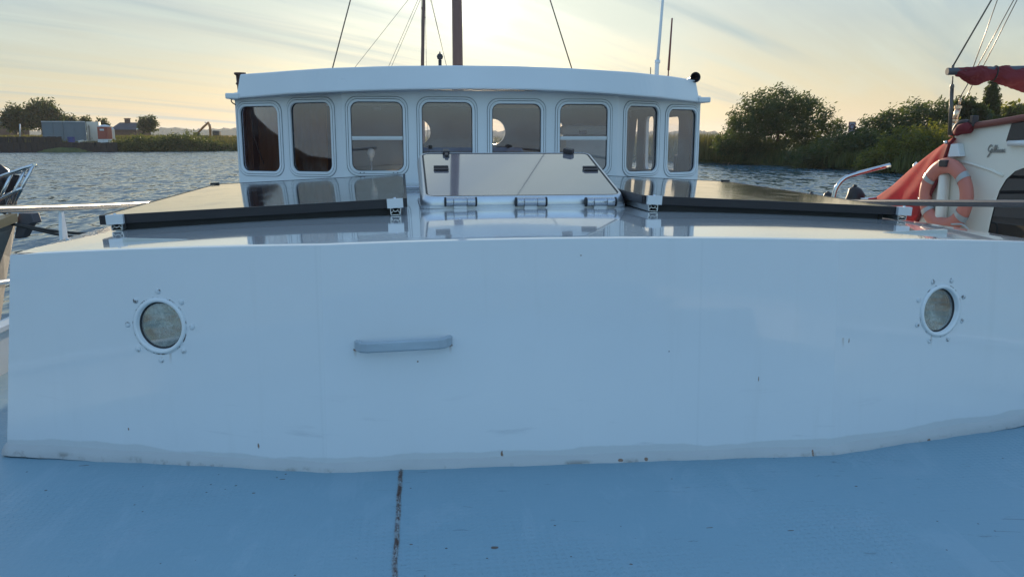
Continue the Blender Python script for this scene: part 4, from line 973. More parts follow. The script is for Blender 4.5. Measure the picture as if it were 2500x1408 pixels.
def cat(pts, m=9):
    P_ = [pts[0] * 2 - pts[1]] + pts + [pts[-1] * 2 - pts[-2]]; out = []
    for i in range(1, len(P_) - 2):
        for k in range(m):
            t_ = k / m; a, b, c, d = P_[i - 1:i + 3]
            out.append(.5 * ((2 * b) + (c - a) * t_ + (2 * a - 5 * b + 4 * c - d) * t_ ** 2 + (3 * b - a - 3 * c + d) * t_ ** 3))
    return out + [pts[-1]]
plan = cat(ctrl)
def pxof(p): return 1250 + FPX * (p.x / p.y) / math.cos(TH)
TOPX = [583, 600, 650, 725, 800, 950, 1100, 1250, 1400, 1550, 1650, 1703]; TOPY = [181.5, 180, 176.5, 170.5, 165.5, 160.5, 159, 160.5, 166, 176, 187, 196]
BOTX = [565, 580, 700, 850, 1000, 1150, 1300, 1450, 1600, 1717]; BOTY = [242, 240.5, 230, 223, 218.5, 217, 219, 226, 238, 251]
xs_ = [pxof(p) for p in plan]
zt_ = [zrow(p, float(np.interp(x, TOPX, TOPY))) for p, x in zip(plan, xs_)]
zb_ = [zrow(p, float(np.interp(x, BOTX, BOTY))) for p, x in zip(plan, xs_)]
fo = MB()
cen = (EL + ER) / 2 + V * .4
def inw(p, s): d = (cen - p); d.z = 0; return p + d.normalized() * s
l0 = [Vector((p.x, p.y, z)) for p, z in zip(plan, zb_)]
l0b = [Vector((*inw(p, -.002).xy, z + .008)) for p, z in zip(plan, zb_)]
l1 = [Vector((*inw(p, .030).xy, z - .006)) for p, z in zip(plan, zt_)]
l1b = [Vector((*inw(p, .037).xy, z)) for p, z in zip(plan, zt_)]
so_ = [Vector((*inw(p, .30).xy, z + .006)) for p, z in zip(plan, zb_)]
fo.loft([so_, l0, l0b, l1, l1b], False, False)
# roof sheet running aft from the fascia
mxz = max(zt_)
rows = [l1b]
for f in (.15, .5, 1.0):
    rows.append([q.lerp(Vector((*(BL_.lerp(BR_, i / (len(l1b) - 1)) + V * .15).xy, q.z - .02)), f) for i, q in enumerate(l1b)])
fo.loft(rows, False, True)
# sides of the roof going aft
for e in (0, -1):
    a0, a1, b1 = l0[e], l1b[e], rows[-1][e]; fo.loft([[a0, a1], [Vector((b1.x, b1.y, a0.z)), b1]], False)
roof = fo.build('wheelhouse_roof', M['white'], boat)
# ceiling closing the inside
mb = MB(); mb.poly([Vector((*q.xy, wtop - .003)) for q in (EL, SL, SR, ER, BR_, BL_)]); mb.build('ceiling', mat('pale ceiling boards', (.30, .24, .18), .3), boat)
# side brims
for pe, ex_, pxs in ((EL, PANELS['L'][1] * -1, (563, 581, 228, 242)), (ER, PANELS['R'][1], (1703, 1718, 238, 251))):
    q = pe + (PANELS['L'][2] if pxs[0] < 1000 else PANELS['R'][2]) * OV * .6; s = -1 if pxs[0] < 1000 else 1
    z0, z1 = zrow(q, pxs[3]), zrow(q, pxs[2])
    mb = MB(); mb.bbox(pe + U * (s * .0) + V * (DEP / 2 - .02) + EZ * ((z0 + z1) / 2), .09, DEP + .14, z1 - z0, .008, U, V, EZ); mb.build('brim', M['white'], boat)
# grab rail along the foot of the wheelhouse
zr_ = zrow(B(.2, VF - .07), 458.5); mb = MB(); mb.tube([B(uL + .02, VF - .07, zr_), B(uR - .02, VF - .07, zr_)], .0115, 12); gr = mb.build('grab_rail', M['steel'], boat)
mb = MB()
for s in (.06, .94): mb.tube([B(uL + (uR - uL) * s, VF - .07, zr_), B(uL + (uR - uL) * s, VF + .0, zr_)], .008, 8)
mb.build('bracket', M['steel'], gr)
# plinth strip at the foot
mb = MB(); mb.box(B((uL + uR) / 2, VF - .02, zroof(.2, VF) + .02), uR - uL, .035, .05, U, V, EZ); mb.build('plinth', M['white'], boat)

# inside the wheelhouse
def drape(name, p0, p1, ztop, zbots, mt, label, amp=.016, waves=9, back=None):
    mb = MB(); n = 48; rows = []; ex = (p1 - p0); nn = ex.normalized().cross(EZ)
    for j in range(8):
        row = []
        for i in range(n + 1):
            s = i / n; zb = float(np.interp(s, [a for a, b in zbots], [b for a, b in zbots])); z = ztop + (zb - ztop) * j / 7
            row.append(p0 + ex * s + nn * (amp * math.sin(s * waves * 6.28 + .6 * j * .2) * (.6 + .4 * j / 7)) + EZ * z)
        rows.append(row)
    mb.loft(rows, False, True); o = mb.build(name, mt); md = o.modifiers.new('thick', 'SOLIDIFY'); md.thickness = .003
    return tag(o, label, 'curtain')
def onpan(pk, x, y, back):
    p0, ex, n, L_ = PANELS[pk]; q = onplane(x, y, p0 - n * back, n); return q
zt = onpan('L', 640, 252, .07).z
a = onpan('L', 585, 330, .16); b = onpan('L', 617, 330, .16); 
drape('curtain', Vector((*a.xy, 0)), Vector((*b.xy, 0)), zt, [(0, WB + .1), (1, WB + .1)], M['curtain_brown'], 'narrow dark brown curtain at the left corner of the wheelhouse', .012, 3)
a = onpan('L', 632, 330, .20); b = onpan('L', 800, 330, .20)
drape('curtain', Vector((*a.xy, 0)), Vector((*b.xy, 0)), zt, [(0, WB + .1), (1, WB + .1)], M['curtain_brown'], 'wide brown curtain hanging behind the two leftmost windows', .016, 9)
# helm console behind the sixth window, seat, pale board
r = thing('helm_console', B(1.0, VF + .42, WB), 'pale grey helm console behind the sixth wheelhouse window', 'console')
q0, q1 = onv(1372, 340, VF + .47), onv(1500, 340, VF + .47); zc0, zc1 = onv(1430, 306, VF + .47).z, onv(1430, 330, VF + .47).z
uu0, uu1 = uv(q0)[0], uv(q1)[0]
mb = MB(); mb.prism([B(uu0, VF + .32, WB + .03), B(uu0, VF + .32, zc1 - .02), B(uu0, VF + .59, zc1 - .01), B(uu0, VF + .72, WB + .03)], U * (uu1 - uu0)); mb.build('front_board', M['white_dirty'], r)
mb = MB(); mb.bbox(B((uu0 + uu1) / 2, VF + .59, (zc0 + zc1) / 2), uu1 - uu0 - .02, .12, zc0 - zc1, .03, U, V, EZ, 3); mb.build('instrument_hood', M['white_dirty'], r)
r = thing('helm_chair', B(1.25, VF + .9, WB), 'dark helm seat back standing behind the rightmost window', 'chair')
qa, qb = onv(1655, 380, VF + .85), onv(1700, 380, VF + .85); ua, ub = uv(qa)[0], uv(qb)[0]
zs = onv(1680, 378, VF + .85).z
mb = MB(); mb.bbox(B((ua + ub) / 2 - .02, VF + .88, (zs + WB) / 2), ub - ua, .06, zs - WB, .02, U, V, EZ); mb.build('backrest', M['darkplastic'], r)
mb = MB(); mb.bbox(B((ua + ub) / 2 - .02, VF + 1.05, WB + .12), ub - ua, .3, .06, .02, U, V, EZ); mb.build('cushion', M['darkplastic'], r)
# slatted overhead rack in the sixth window
r = thing('overhead_rack', B(.9, VF + .9, wtop - .05), 'varnished slatted rack under the wheelhouse ceiling', 'rack')
for i in range(5):
    mb = MB(); mb.box(B(.92, VF + .6 + i * .13, wtop - .05 - .004 * i), .75, .035, .012, U, V, EZ); mb.build('slat', M['oldwood'], r)
mb = MB()
for s in (-1, 1): mb.box(B(.92 + s * .36, VF + .86, wtop - .025), .02, .62, .05, U, V, EZ)
mb.build('bearer', M['interior_wood'], r)
# round brush head on a stem behind window three
q = onv(906, 374, VF + .22); r = thing('hand_microphone', Vector((q.x, q.y, WB)), 'pale round headed microphone on a thin stem in the third window', 'microphone')
mb = MB(); mb.lathe([(.0001, -.032), (.016, -.030), (.024, -.012), (.026, .008), (.020, .026), (.0001, .034)], q, EZ, 18); mb.build('head', M['white_dirty'], r)
mb = MB(); mb.lathe([(.011, -.052), (.011, -.03)], q, EZ, 12); mb.tube([Vector((q.x, q.y, WB + .02)), q - EZ * .05], .005, 8); mb.build('stem', M['alu'], r)
# partition behind the centre windows keeps the inside dark
mb = MB(); mb.box(B(uv(SL)[0] - .05, VF + .9, (WB + wtop) / 2), .03, 1.2, wtop - WB - .05, U, V, EZ); mb.build('partition', M['interior_wood'], boat)
mb = MB(); mb.tube([onpan('L', 612, 255, .05), onpan('L', 618, 330, .05), onpan('L', 644, 400, .05)], .004, 6); tag(mb.build('hanging_cord', M['rope']), 'thin slanting cord behind the leftmost window', 'cord')

# on the wheelhouse roof
def roofz(p): 
    i = min(range(len(plan)), key=lambda k: abs(pxof(plan[k]) - pxof(p))); return zt_[i]
vent_p = onY(588, 210, EL.y + .25); k = vent_p.y / FPX
zA, zB, zC = zrow(vent_p, 226), zrow(vent_p, 205), zrow(vent_p, 178)
mb = MB(); mb.lathe([(.012, zA), (.024, zA), (.026, zB - .01), (.034, zB - .004), (.034, zB + .004), (.028, zB + .01), (.030, zC - .02), (.042, zC - .012), (.042, zC), (.030, zC), (.026, zC - .03)], Vector((vent_p.x, vent_p.y, 0)), EZ, 24); mb.build('exhaust_pipe', mat('brown rusted pipe', (.085, .045, .04), .6, .3, var=.3), boat)
mb = MB(); q0, q1, q2 = onY(568, 232, EL.y), onY(565, 248, EL.y), onY(578, 258, EL.y); mb.tube(cat([q0, q1, q2], 6), .004, 6); mb.build('cable', M['rope'], boat)
hq = onY(1698, 189, ER.y - .1); kk = hq.y / FPX
mb = MB(); dirn = (Vector((0, 0, CZ)) - hq); dirn.z = 0; dirn = (-V * .9 - U * .1).normalized(); mb.lathe([(.010, -.22), (.013, -.12), (.018, -.06), (.028, -.02), (.0375, 0), (.0365, .003), (.028, -.016), (.012, -.05), (.0001, -.06)], hq, dirn, 28); hn = mb.build('horn', M['darkplastic'], boat)
mb = MB(); mb.tube([hq - dirn * .1, hq - dirn * .10 - U * .05 - EZ * .03], .008, 8); mb.build('horn_bracket', M['alu'], hn)
aY = ER.y + .3
q0 = onY(1603, 183, aY); mb = MB(); mb.tube([q0 - EZ * .06, onY(1604, 160, aY), onY(1605, 150, aY)], .0165, 12); mb.tube([onY(1605, 155, aY), onY(1605.6, 147, aY)], .021, 12); mb.tube([onY(1605.5, 150, aY), onY(1612, 75, aY), onY(1619, -10, aY), onY(1624, -70, aY)], [.012, .011, .010, .009], 10); an = mb.build('antenna', M['white'], boat)
mb = MB(); mb.tube([onY(1631, 190, aY) - EZ * .05, onY(1632, 172, aY)], .005, 8); mb.lathe([(.015, -.02), (.004, .01)], onY(1631, 186, aY), EZ, 10); mb.tube([onY(1632, 172, aY), onY(1641, 45, aY)], [.009, .006], 8); a2 = mb.build('antenna', M['redbrown'], boat); tag(a2, 'thin red brown whip antenna')
mb = MB(); mb.tube([onY(1588.5, 190, aY) - EZ * .05, onY(1588.5, 165, aY)], .0035, 6); mb.build('antenna_stub', M['wire'], boat)
lq = onY(1074, 138, 6.9); k = lq.y / FPX
mb = MB(); mb.lathe([(.012, -.14), (.014, -.03), (.008, -.028), (.020, -.022), (.0255, -.006), (.0255, .002), (.018, .016), (.008, .022), (.0055, .024), (.0055, .036), (.0001, .038)], lq, EZ, 20); mb.build('roof_lamp', M['darkplastic'], boat)
# mast
mY = 8.0
mb = MB(); c0, c1 = onY(1117.5, 165, mY), onY(1115.5, 0, mY); ax = (c1 - c0)
mb.tube([c0 - ax * 1.2, c0, c1, c0 + ax * 8.5], [.052, .0495, .048, .040], 24); mast = mb.build('mast', M['mast'], boat)
tipL, tipR = c0 + ax * 6.2, c0 + ax * 5.2
for x, y, x2, tip, s in ((812, 163, 862, tipL, -1), (1396, 165, 1340, tipR, 1)):
    st = onY(x, y + 3, EL.y + .2 if s < 0 else SR.y + .3)
    r0 = ray(x2, 0); q = onplane(x2, 0, tip, Vector((0, 1, 0)))
    # carry the stay on past the frame to the mast head
    mb = MB(); mb.tube([st, st + (tip - st) * 1.0], .0045, 6); mb.build('stay', M['wire'], mast if False else boat)
# guard rails with stanchions
def rail(pts, mt, name='guard_rail'):
    mb = MB(); mb.tube(cat(pts, 8), .017, 14); return mb.build(name, mt, boat)
uG = UC - 2.27
l_a, l_b = onu(0, 511, uG), onu(330, 498.5, uG)
dv = (l_b - l_a)
M['rail'] = mat('brushed grey rail', (.24, .24, .235), .30, .85, var=.15, vs=9)
bow = lambda sd, z0, vs: [B(UC + sd * (hb(v) - .02), v, z0 + .05 * (2.4 - v)) for v in vs]
rail(bow(-1, l_a.z - .01, (-1.2, -.4, .5, 1.2)) + [ l_a - dv * .4 + EZ * .004, l_a, l_b, l_b + dv * 1.5 + EZ * .04, l_b + dv * 3 + EZ * .1], M['rail'])
uG2 = UC + 2.27
r_a, r_b = onu(2505, 497.5, uG2), onu(2110, 494, uG2); dv2 = r_b - r_a
rail(bow(1, r_a.z - .02, (-1.2, -.4, .5, 1.4)) + [ r_a - dv2 * .4, r_a, r_b, r_b + dv2 * 1.5, r_b + dv2 * 3], M['galv'])
def stanchion(top, zb, w=.045):
    mb = MB(); h = top.z - zb
    sec = [(0, w * .62), (h * .5, w * .56), (h * .8, w * .45), (h * .94, w * .26), (h, w * .2)]
    ls = [[Vector((top.x, top.y, zb + z)) + V * (a * hw) + U * (b * .008) for a, b in ((-1, -1), (1, -1), (1, 1), (-1, 1))] for z, hw in sec]
    mb.loft(ls, True); mb.poly(ls[0]); mb.poly(ls[-1]); return mb.build('stanchion', M['white'], boat, bevel=.002)
sq = onu(149, 516, uG); stanchion(sq, DECKZ + BWH, .075)
for sd, zz in ((-1, l_a.z), (1, r_a.z)):
    for v in (.5,): stanchion(B(UC + sd * (hb(v) - .02), v, zz + .05 * (2.4 - v) - .02), DECKZ + BWH, .075)
sq2 = r_a + dv2 * 2.2; stanchion(sq2, DECKZ + BWH, .075)
# lower rail glimpsed at the left edge
lq0, lq1 = onu(-30, 694, uG), onu(36, 684, uG); mb = MB(); dd = lq1 - lq0; mb.tube([lq0 - dd * 6, lq0, lq1, lq1 + dd * 9, lq1 + dd * 20], .011, 10); mb.build('lower_rail', M['white_dirty'], boat)

# ------------------------------------------------------------------ neighbouring boat on the right
NP = onY(2308, 480, 7.2); NN = Vector((-.94, -.34, 0)).normalized(); NE = EZ.cross(NN); NE = Vector((.34, -.94, 0)).normalized()   # NE runs along the wall towards us
def nw(x, y, h=0.0): return onplane(x, y, NP + NN * h, NN)
nb = thing('motor_sailer', Vector((NP.x + .5, NP.y - .5, 0)), 'cream motor sailer with red brown roof trim moored to the right', 'boat')
roofpts = [(2336, 322), (2372, 309), (2430, 301), (2500, 289), (2640, 262)]
wall_px = [(2336, 322), (2372, 312), (2430, 304), (2500, 293), (2640, 266), (2640, 700), (2120, 700), (2205, 560), (2255, 480), (2300, 400), (2325, 345)]
mb = MB(); mb.prism([nw(*p) for p in wall_px], -NN * .04); cab = mb.build('cabin_wall', M['cream'], nb, bevel=.01)
# the cabin is a solid house: roof and far side
mb = MB(); far = -NN * 2.2
top = [nw(*p) for p in roofpts]; mb.loft([[q + NN * .0 - NN * .01 for q in top], [q + far * .5 + EZ * .12 for q in top], [q + far for q in top]], False, True)
fr = [nw(*p, -.041) for p in ((2336, 322), (2300, 400), (2255, 480), (2205, 560), (2120, 700))]; mb.loft([fr, [q + far for q in fr]], False)
mb.build('cabin_roof', M['cream'], nb)
mb = MB(); mb.tube([nw(x, y - 1, .02) for x, y in roofpts], .028, 10); mb.build('roof_trim', M['redbrown'], nb)
# arched window
def arch(ins):
    pts = [(2398 + ins * .3, 640)] + [(2418 + ins, 540 + 0), (2428 + ins, 500), (2440 + ins, 465), (2456 + ins, 438 + ins * .6), (2478 + ins * .7, 418 + ins), (2510, 406 + ins), (2570, 402 + ins), (2640, 402 + ins), (2640, 640)]; return pts
mb = MB(); o_, i_ = arch(-7), arch(0); mb.loft([[nw(*p, .001) for p in o_], [nw(*p, .014) for p in o_], [nw(*p, .014) for p in i_], [nw(*p, -.02) for p in i_]], True); wfr = mb.build('window_frame', M['cream'], cab)
mb = MB(); mb.poly([nw(*p, .006) for p in arch(0)]); mb.build('window_pane', M['dark_glass'], cab)
mb = MB(); mb.poly([nw(*p, .004) for p in ((2470, 300), (2640, 278), (2640, 345), (2456, 345))]); mb.build('upper_pane', M['dark_glass'], cab)
mb = MB(); mb.tube([nw(2462, 350, .03), nw(2500, 349, .03), nw(2640, 347, .03)], .022, 10); mb.build('sill_rail', M['white'], cab)
# script lettering
M['chrome'] = mat('grey metal lettering', (.30, .29, .27), .35, .6)
def L2(x, y, h=.006): return nw(2410.5 + x * 41, 373.5 - y * 20, h)
strokes = [[(.30, .78), (.22, .98), (.10, .72), (.05, .34), (.13, .18), (.24, .40), (.27, .52), (.20, .18), (.10, -.25), (0, -.52), (.02, -.40), (.14, -.05), (.27, .12), (.33, .44), (.31, .16), (.36, .10), (.43, .40), (.49, .92), (.45, .80), (.40, .22), (.45, .10), (.52, .40), (.58, .90), (.54, .80), (.49, .22), (.53, .10), (.58, .22), (.63, .44), (.60, .14), (.64, .10), (.70, .40), (.75, .14), (.69, .08)],
           [(.72, .10), (.78, .42), (.83, .14), (.77, .08)], [(.82, .12), (.88, .28), (.90, .42), (.86, .40), (.85, .16), (.90, .08), (.95, .22)], [(.95, .42), (.93, .10), (.98, .38), (1.02, .42), (1.0, .14), (1.05, .10)], [(.64, .62), (.645, .66)], [(.34, .62), (.345, .66)]]
mb = MB()
for s in strokes: mb.tube(cat([L2(*q) for q in s], 4) if len(s) > 2 else [L2(*q) for q in s], .0042, 6)
mb.build('lettering', M['chrome'], cab)
# vent box, rounded moulding, hull and side deck
mb = MB(); vc = nw(2342, 369, .05); mb.prism([nw(2336, 352, 0), nw(2353, 350, 0), nw(2358, 382, 0), nw(2328, 384, 0)], NN * .07); mb.build('vent_box', M['white'], nb, bevel=.006)
mb = MB(); mb.tube([nw(2322, 352, .012), nw(2320, 365, .014), nw(2322, 370, .012)], [.02, .03, .02], 10); mb.build('wall_plate', M['cream'], nb)
mb = MB(); mb.tube([nw(2330, 392, .0), nw(2370, 400, .0), nw(2420, 416, .0), nw(2450, 430, 0)], .012, 8); mb.build('moulding', M['cream'], nb)
sd = [nw(x, 700, 0) for x in (2060, 2200, 2400, 2700, 3600)]
zdk = 1.0
mb = MB(); bse = NP + EZ * (zdk - NP.z)
pl = [bse - NE * 2.6 + NN * .1, bse - NE * 1.5 + NN * .42, bse + NN * .5, bse + NE * 4.5 + NN * .5]
pr_ = [q - NN * 3.2 if i else q - NN * 1.2 for i, q in enumerate(pl)]
mb.loft([pl, pr_], False); mb.build('side_deck', M['cream'], nb)
mb = MB(); mb.loft([[q + EZ * .12 for q in pl], [Vector((q.x, q.y, -.3)) - NN * .15 for q in pl]], False, True); mb.loft([[q + EZ * .12 for q in pl], [q + EZ * .12 - NN * .06 for q in pl], [q - NN * .06 for q in pl]], False); mb.build('hull', M['cream'], nb)
mb = MB(); c_ = nw(2312, 540, .03); mb.tube([nw(2291, 590, .03), nw(2296, 540, .05), nw(2306, 430, .04), nw(2309, 420, .02)], [.05, .05, .045, .02], 14); mb.build('vertical_pipe', M['cream'], nb)
# tube frame on its foredeck
dY = 8.0
mb = MB(); mb.tube(cat([onY(2026, 520, dY), onY(2035, 480, dY), onY(2042, 458, dY), onY(2058, 438, dY), onY(2085, 426, dY), onY(2173, 403, dY)], 6), .021, 12); mb.build('davit', M['steel'], nb)
mb = MB(); mb.tube([onY(2070, 425, dY), onY(2090, 419, dY)], .008, 6); mb.lathe([(.0001, -.02), (.016, -.01), (.016, .01), (.0001, .02)], onY(2163, 408, dY), EZ, 10); mb.build('davit_fitting', M['darkplastic'], nb)
for x, y, w, h, lb in ((2088, 474, 44, 42, 'larger black bag like cover beside the curved steel tube'), (2021, 478, 26, 20, 'small black cover at the foot of the curved steel tube'), (1980, 472, 9, 6, 'tiny black cap just above the right solar panel edge')):
    c = onY(x, y, dY + .1); k = c.y / FPX; mb = MB()
    mb.lathe([(w * k * .5, -h * k * 1.2), (w * k * .52, -h * k * .4), (w * k * .46, 0), (w * k * .34, h * k * .30), (w * k * .16, h * k * .42), (w * k * .10, h * k * .40), (w * k * .12, h * k * .52), (.0001, h * k * .55)], c, EZ, 14)
    for q in mb.v: q += Vector((math.sin(q.z * 40), math.cos(q.x * 37), 0)) * .008
    tag(mb.build('winch_cover', M['black']), lb, 'cover', 'black covers on the foredeck')
mb = MB(); mb.tube([onY(2100, 486, dY), onY(2140, 484, dY)], .012, 8); mb.build('deck_rail', M['steel'], nb)
# red canvas cover draped over the foredeck windows
right_edge = [(2331, 338), (2318, 352), (2306, 385), (2295, 425), (2278, 462), (2262, 492), (2240, 540)]
left_edge = [(2326, 337), (2284, 366), (2250, 392), (2222, 414), (2180, 452), (2126, 491), (2050, 534)]
mb = MB(); rows = []
for i in range(25):
    s = i / 24; a = [np.interp(s, np.linspace(0, 1, 7), [p[j] for p in right_edge]) for j in (0, 1)]; b = [np.interp(s, np.linspace(0, 1, 7), [p[j] for p in left_edge]) for j in (0, 1)]
    A = nw(a[0], a[1], .03); Bq = onY(b[0], b[1], A.y + .15 + .9 * s); row = []
    for j in range(17):
        w = j / 16; q = A.lerp(Bq, w); q = q + Vector((-.5, -.8, .3)).normalized() * (.018 * math.sin(w * 14 + s * 5) * s + .05 * math.sin(w * math.pi) * s); row.append(q)
    rows.append(row)
mb.loft(rows, False, True); cv = mb.build('canvas_cover', M['red_canvas']); md = cv.modifiers.new('thick', 'SOLIDIFY'); md.thickness = .004
tag(cv, 'taut red canvas cover stretched down from the cabin front', 'canvas cover')
mb = MB(); mb.tube([nw(x, y, .05) for x, y in right_edge], .014, 8); hem = mb.build('hem', M['red_sail'], cv)
mb = MB()
for x, y in ((2304, 348), (2273, 417), (2241, 486)): mb.lathe([(.016, -.01), (.016, .012), (.0001, .016)], nw(x + 6, y, .06), NN, 10)
mb.build('stud', M['steel'], cv)
mb = MB(); lq = onY(2236, 402, 8.5); mb.lathe([(.03, -.03), (.028, .0), (.012, .02), (.0001, .03)], lq, EZ, 12); mb.tube([lq, lq + Vector((.10, 0, .0))], .01, 6); mb.build('deck_lamp', M['white'], nb)
# small rolled red cloth and block by the roof front
mb = MB(); mb.tube([nw(2334, 325, .05), nw(2345, 316, .06), nw(2360, 313, .06), nw(2372, 316, .05)], [.03, .045, .05, .035], 12); mb.build('rolled_cover', M['red_sail'], nb)
mb = MB(); mb.bbox(nw(2378, 296, .03), .05, .05, .09, .006); mb.tube(cat([nw(2326, 330, .02), nw(2336, 308, .03), nw(2352, 298, .03), nw(2366, 300, .03)], 5), .022, 10); mb.tube([nw(2366, 304, .03), nw(2374, 304, .03)], .02, 8); mb.build('roof_fitting', M['darkplastic'], nb)
# lifebuoy
lc = nw(2308, 479, .08); e1 = Vector((.2, -.98, 0)).normalized(); e2 = (EZ * .985 + NE * -.03).normalized()
LB = thing('lifebuoy', lc, 'orange lifebuoy ring with grey bands hung on the cream cabin', 'lifebuoy')
R1, R2 = .25, .066
mb = MB(); ls = []
for i in range(64):
    w = 2 * math.pi * i / 64; d = e1 * math.cos(w) + e2 * math.sin(w)
    f = 1 + .05 * max(0, math.sin(w)) ** 6; ls.append([lc + d * (R1 * f + R2 * math.cos(2 * math.pi * j / 18)) + NN * (R2 * .72 * math.sin(2 * math.pi * j / 18)) for j in range(18)])
mb.loft(ls + [ls[0]], True, True); mb.build('ring', M['orange'], LB)
for a in (40, 145, 215, 325):
    mb = MB(); ls = []
    for i in range(5):
        w = R(a - 5 + 10 * i / 4); d = e1 * math.cos(w) + e2 * math.sin(w)
        ls.append([lc + d * (R1 + (R2 + .004) * math.cos(2 * math.pi * j / 18)) + NN * ((R2 + .004) * .74 * math.sin(2 * math.pi * j / 18)) for j in range(18)])
    mb.loft(ls, True, True); mb.build('band', M['reflective'], LB)
mb = MB(); top_ = lc + e2 * (R1 + .03); mb.bbox(top_ + NN * .04, .10, .05, .06, .012, e1, NN, e2); mb.build('hook', M['darkplastic'], LB)
mb = MB(); q = lc + e1 * (R1 * .75) - e2 * .22; mb.tube(cat([q + NN * .09, q + e1 * .12 + NN * .06, q + e1 * .16 - e2 * .12, q + e1 * .02 - e2 * .26], 5), .008, 8); mb.build('grab_line', M['reflective'], LB)
# boom and furled sail
bY = 7.0
bm0, bm1 = onY(2312, 175, bY), onY(2560, 168, bY)
mb = MB(); mb.tube([bm0, bm0 + (bm1 - bm0) * .4, bm1 + (bm1 - bm0) * 2], .030, 14); mb.build('boom', M['galv'], nb)
cs = [(2338, 175, 15), (2350, 177, 22), (2366, 184, 40), (2385, 183, 42), (2405, 182, 38), (2425, 180, 30), (2436, 182, 34), (2455, 186, 46), (2480, 190, 52), (2520, 194, 58), (2600, 196, 60), (2800, 200, 64)]
mb = MB(); ls = []
cc = []
for (a, b) in zip(cs[:-1], cs[1:]):
    for t_ in np.linspace(0, 1, 5)[:-1]: cc.append(tuple(a[j] + (b[j] - a[j]) * t_ for j in range(3)))
for i, (x, y, h) in enumerate(cc):
    c = onY(x, y, bY); k = bY / FPX; lp_ = []
    for j in range(24):
        w = 2 * math.pi * j / 24; rr_ = 1 + .10 * math.sin(3 * w + i * .55) + .06 * math.sin(7 * w - i * .9)
        lp_.append(c + Vector((.02 * math.sin(5 * w), math.cos(w) * h * k * .42 * rr_, math.sin(w) * h * k * .5 * rr_)))
    ls.append(lp_)
mb.loft(ls, True, True); mb.poly(ls[0]); sail = mb.build('furled_sail', M['red_sail'], nb); md = sail.modifiers.new('smooth', 'SUBSURF'); md.levels = 1; md.render_levels = 2
tx = bpy.data.textures.new('cloth folds', 'CLOUDS'); tx.noise_scale = .09; tx.noise_depth = 3; md = sail.modifiers.new('folds', 'DISPLACE'); md.texture = tx; md.strength = .045; md.texture_coords = 'GLOBAL'
mb = MB(); c = onY(2427, 180, bY); k = bY / FPX; mb.tube([c + Vector((.01 * math.sin(w), math.cos(w) * 15 * k, math.sin(w) * 17.5 * k)) for w in np.linspace(0, 6.283, 20)], .006, 6); mb.build('sail_tie', M['rope'], sail)
# rigging
mb = MB(); mb.tube([onY(2326, 163, bY), onY(2422, -2, bY), onY(2470, -85, bY)], .007, 6); mb.tube([onY(2324, 172, bY), onY(2327, 160, bY)], .012, 8); mb.build('topping_lift', M['wire'], nb)
for a, b in (((2376, 165), (2437, -5)), ((2385, 165), (2478, -5)), ((2400, 163), (2486, -5)), ((2340, 245), (2363, 205)), ((2355, 245), (2372, 212))):
    mb = MB(); A, Bq = onY(*a, bY + .3), onY(*b, bY + .3); mb.tube([A, Bq + (Bq - A) * .4], .0042, 5); mb.build('rigging_line', M['wire'], nb)
mb = MB(); mb.lathe([(.012, -.02), (.018, 0), (.012, .02)], onY(2324.5, 212, bY), EZ, 12); mb.tube([onY(2326, 187, bY), onY(2325, 207, bY)], .006, 8); mb.tube([onY(2322.5, 215, bY), onY(2317, 330, bY)], .011, 8); mb.tube([onY(2327, 215, bY), onY(2321, 330, bY)], .007, 8); mb.build('tackle', M['wire'], nb)
mb = MB(); mb.tube([onY(2321, 334, bY + .2), onY(2326, 306, bY + .2), onY(2330, 296, bY + .2)], [.02, .022, .016], 10); mb.tube([onY(2329, 300, bY + .2), onY(2341, 258, bY + .2)], .022, 12); mb.tube([onY(2342, 256, bY + .2), onY(2345, 240, bY + .2)], .010, 8); mb.lathe([(.03, -.01), (.03, .01)], onY(2330, 294, bY + .2), EZ, 12); mb.lathe([(.03, -.01), (.03, .01)], onY(2339, 262, bY + .2), EZ, 12); mb.build('turnbuckle', M['bronze'], nb)

# ------------------------------------------------------------------ boat bow at the left edge
lY = 6.0
sb = thing('sailing_boat', onY(-60, 700, lY), 'bow of an older boat with a steel pulpit and wooden rail at the left edge', 'boat')
def lb(x, y, d=0.0): return onY(x, y, lY + d)
mb = MB()
for a, b in (((-60, 455), (82, 403)), ((-60, 520), (56, 458))): mb.tube(cat([lb(*a, -.0), lb((a[0] + b[0]) / 2, (a[1] + b[1]) / 2 - 1), lb(*b)], 4), .0135, 12)
mb.tube([lb(82, 403), lb(22, 520)], .012, 10); mb.tube([lb(64, 410, .02), lb(10, 518)], .012, 10); mb.tube([lb(28, 424, .01), lb(-6, 500)], .012, 10)
mb.tube([lb(82, 403), lb(86, 404, .25), lb(70, 415, .5), lb(-40, 440, .9)], .0135, 10); mb.tube([lb(28, 428, .4), lb(72, 430, .2)], .009, 8)
mb.build('pulpit', M['steel'], sb)
stem = [lb(42, 522), lb(30, 560, .05), lb(8, 620, .1), lb(-20, 700, .15), lb(-60, 860, .2)]
sideA = [lb(-160, 600, -.5), lb(-160, 640, -.5), lb(-170, 700, -.5), lb(-180, 790, -.4), lb(-190, 900, -.3)]
sideB = [q + Vector((-.3, 1.4, 0)) for q in sideA]
mb = MB(); mb.loft([sideA, stem, sideB], False, False); mb.build('hull', mat('stained grey hull', (.24, .235, .22), .6, var=.4, vs=5), sb)
mb = MB(); mb.prism([lb(42, 521), lb(-160, 598, -.5), lb(-160, 572, -.42), lb(18, 522)], EZ * -.06); mb.build('cap_rail', M['oldwood'], sb)
mb = MB(); mb.loft([[lb(42, 526), lb(-160, 604, -.5)], [lb(42, 527), lb(-190, 560, 1.1)]], False); mb.build('foredeck', M['redbrown'], sb)
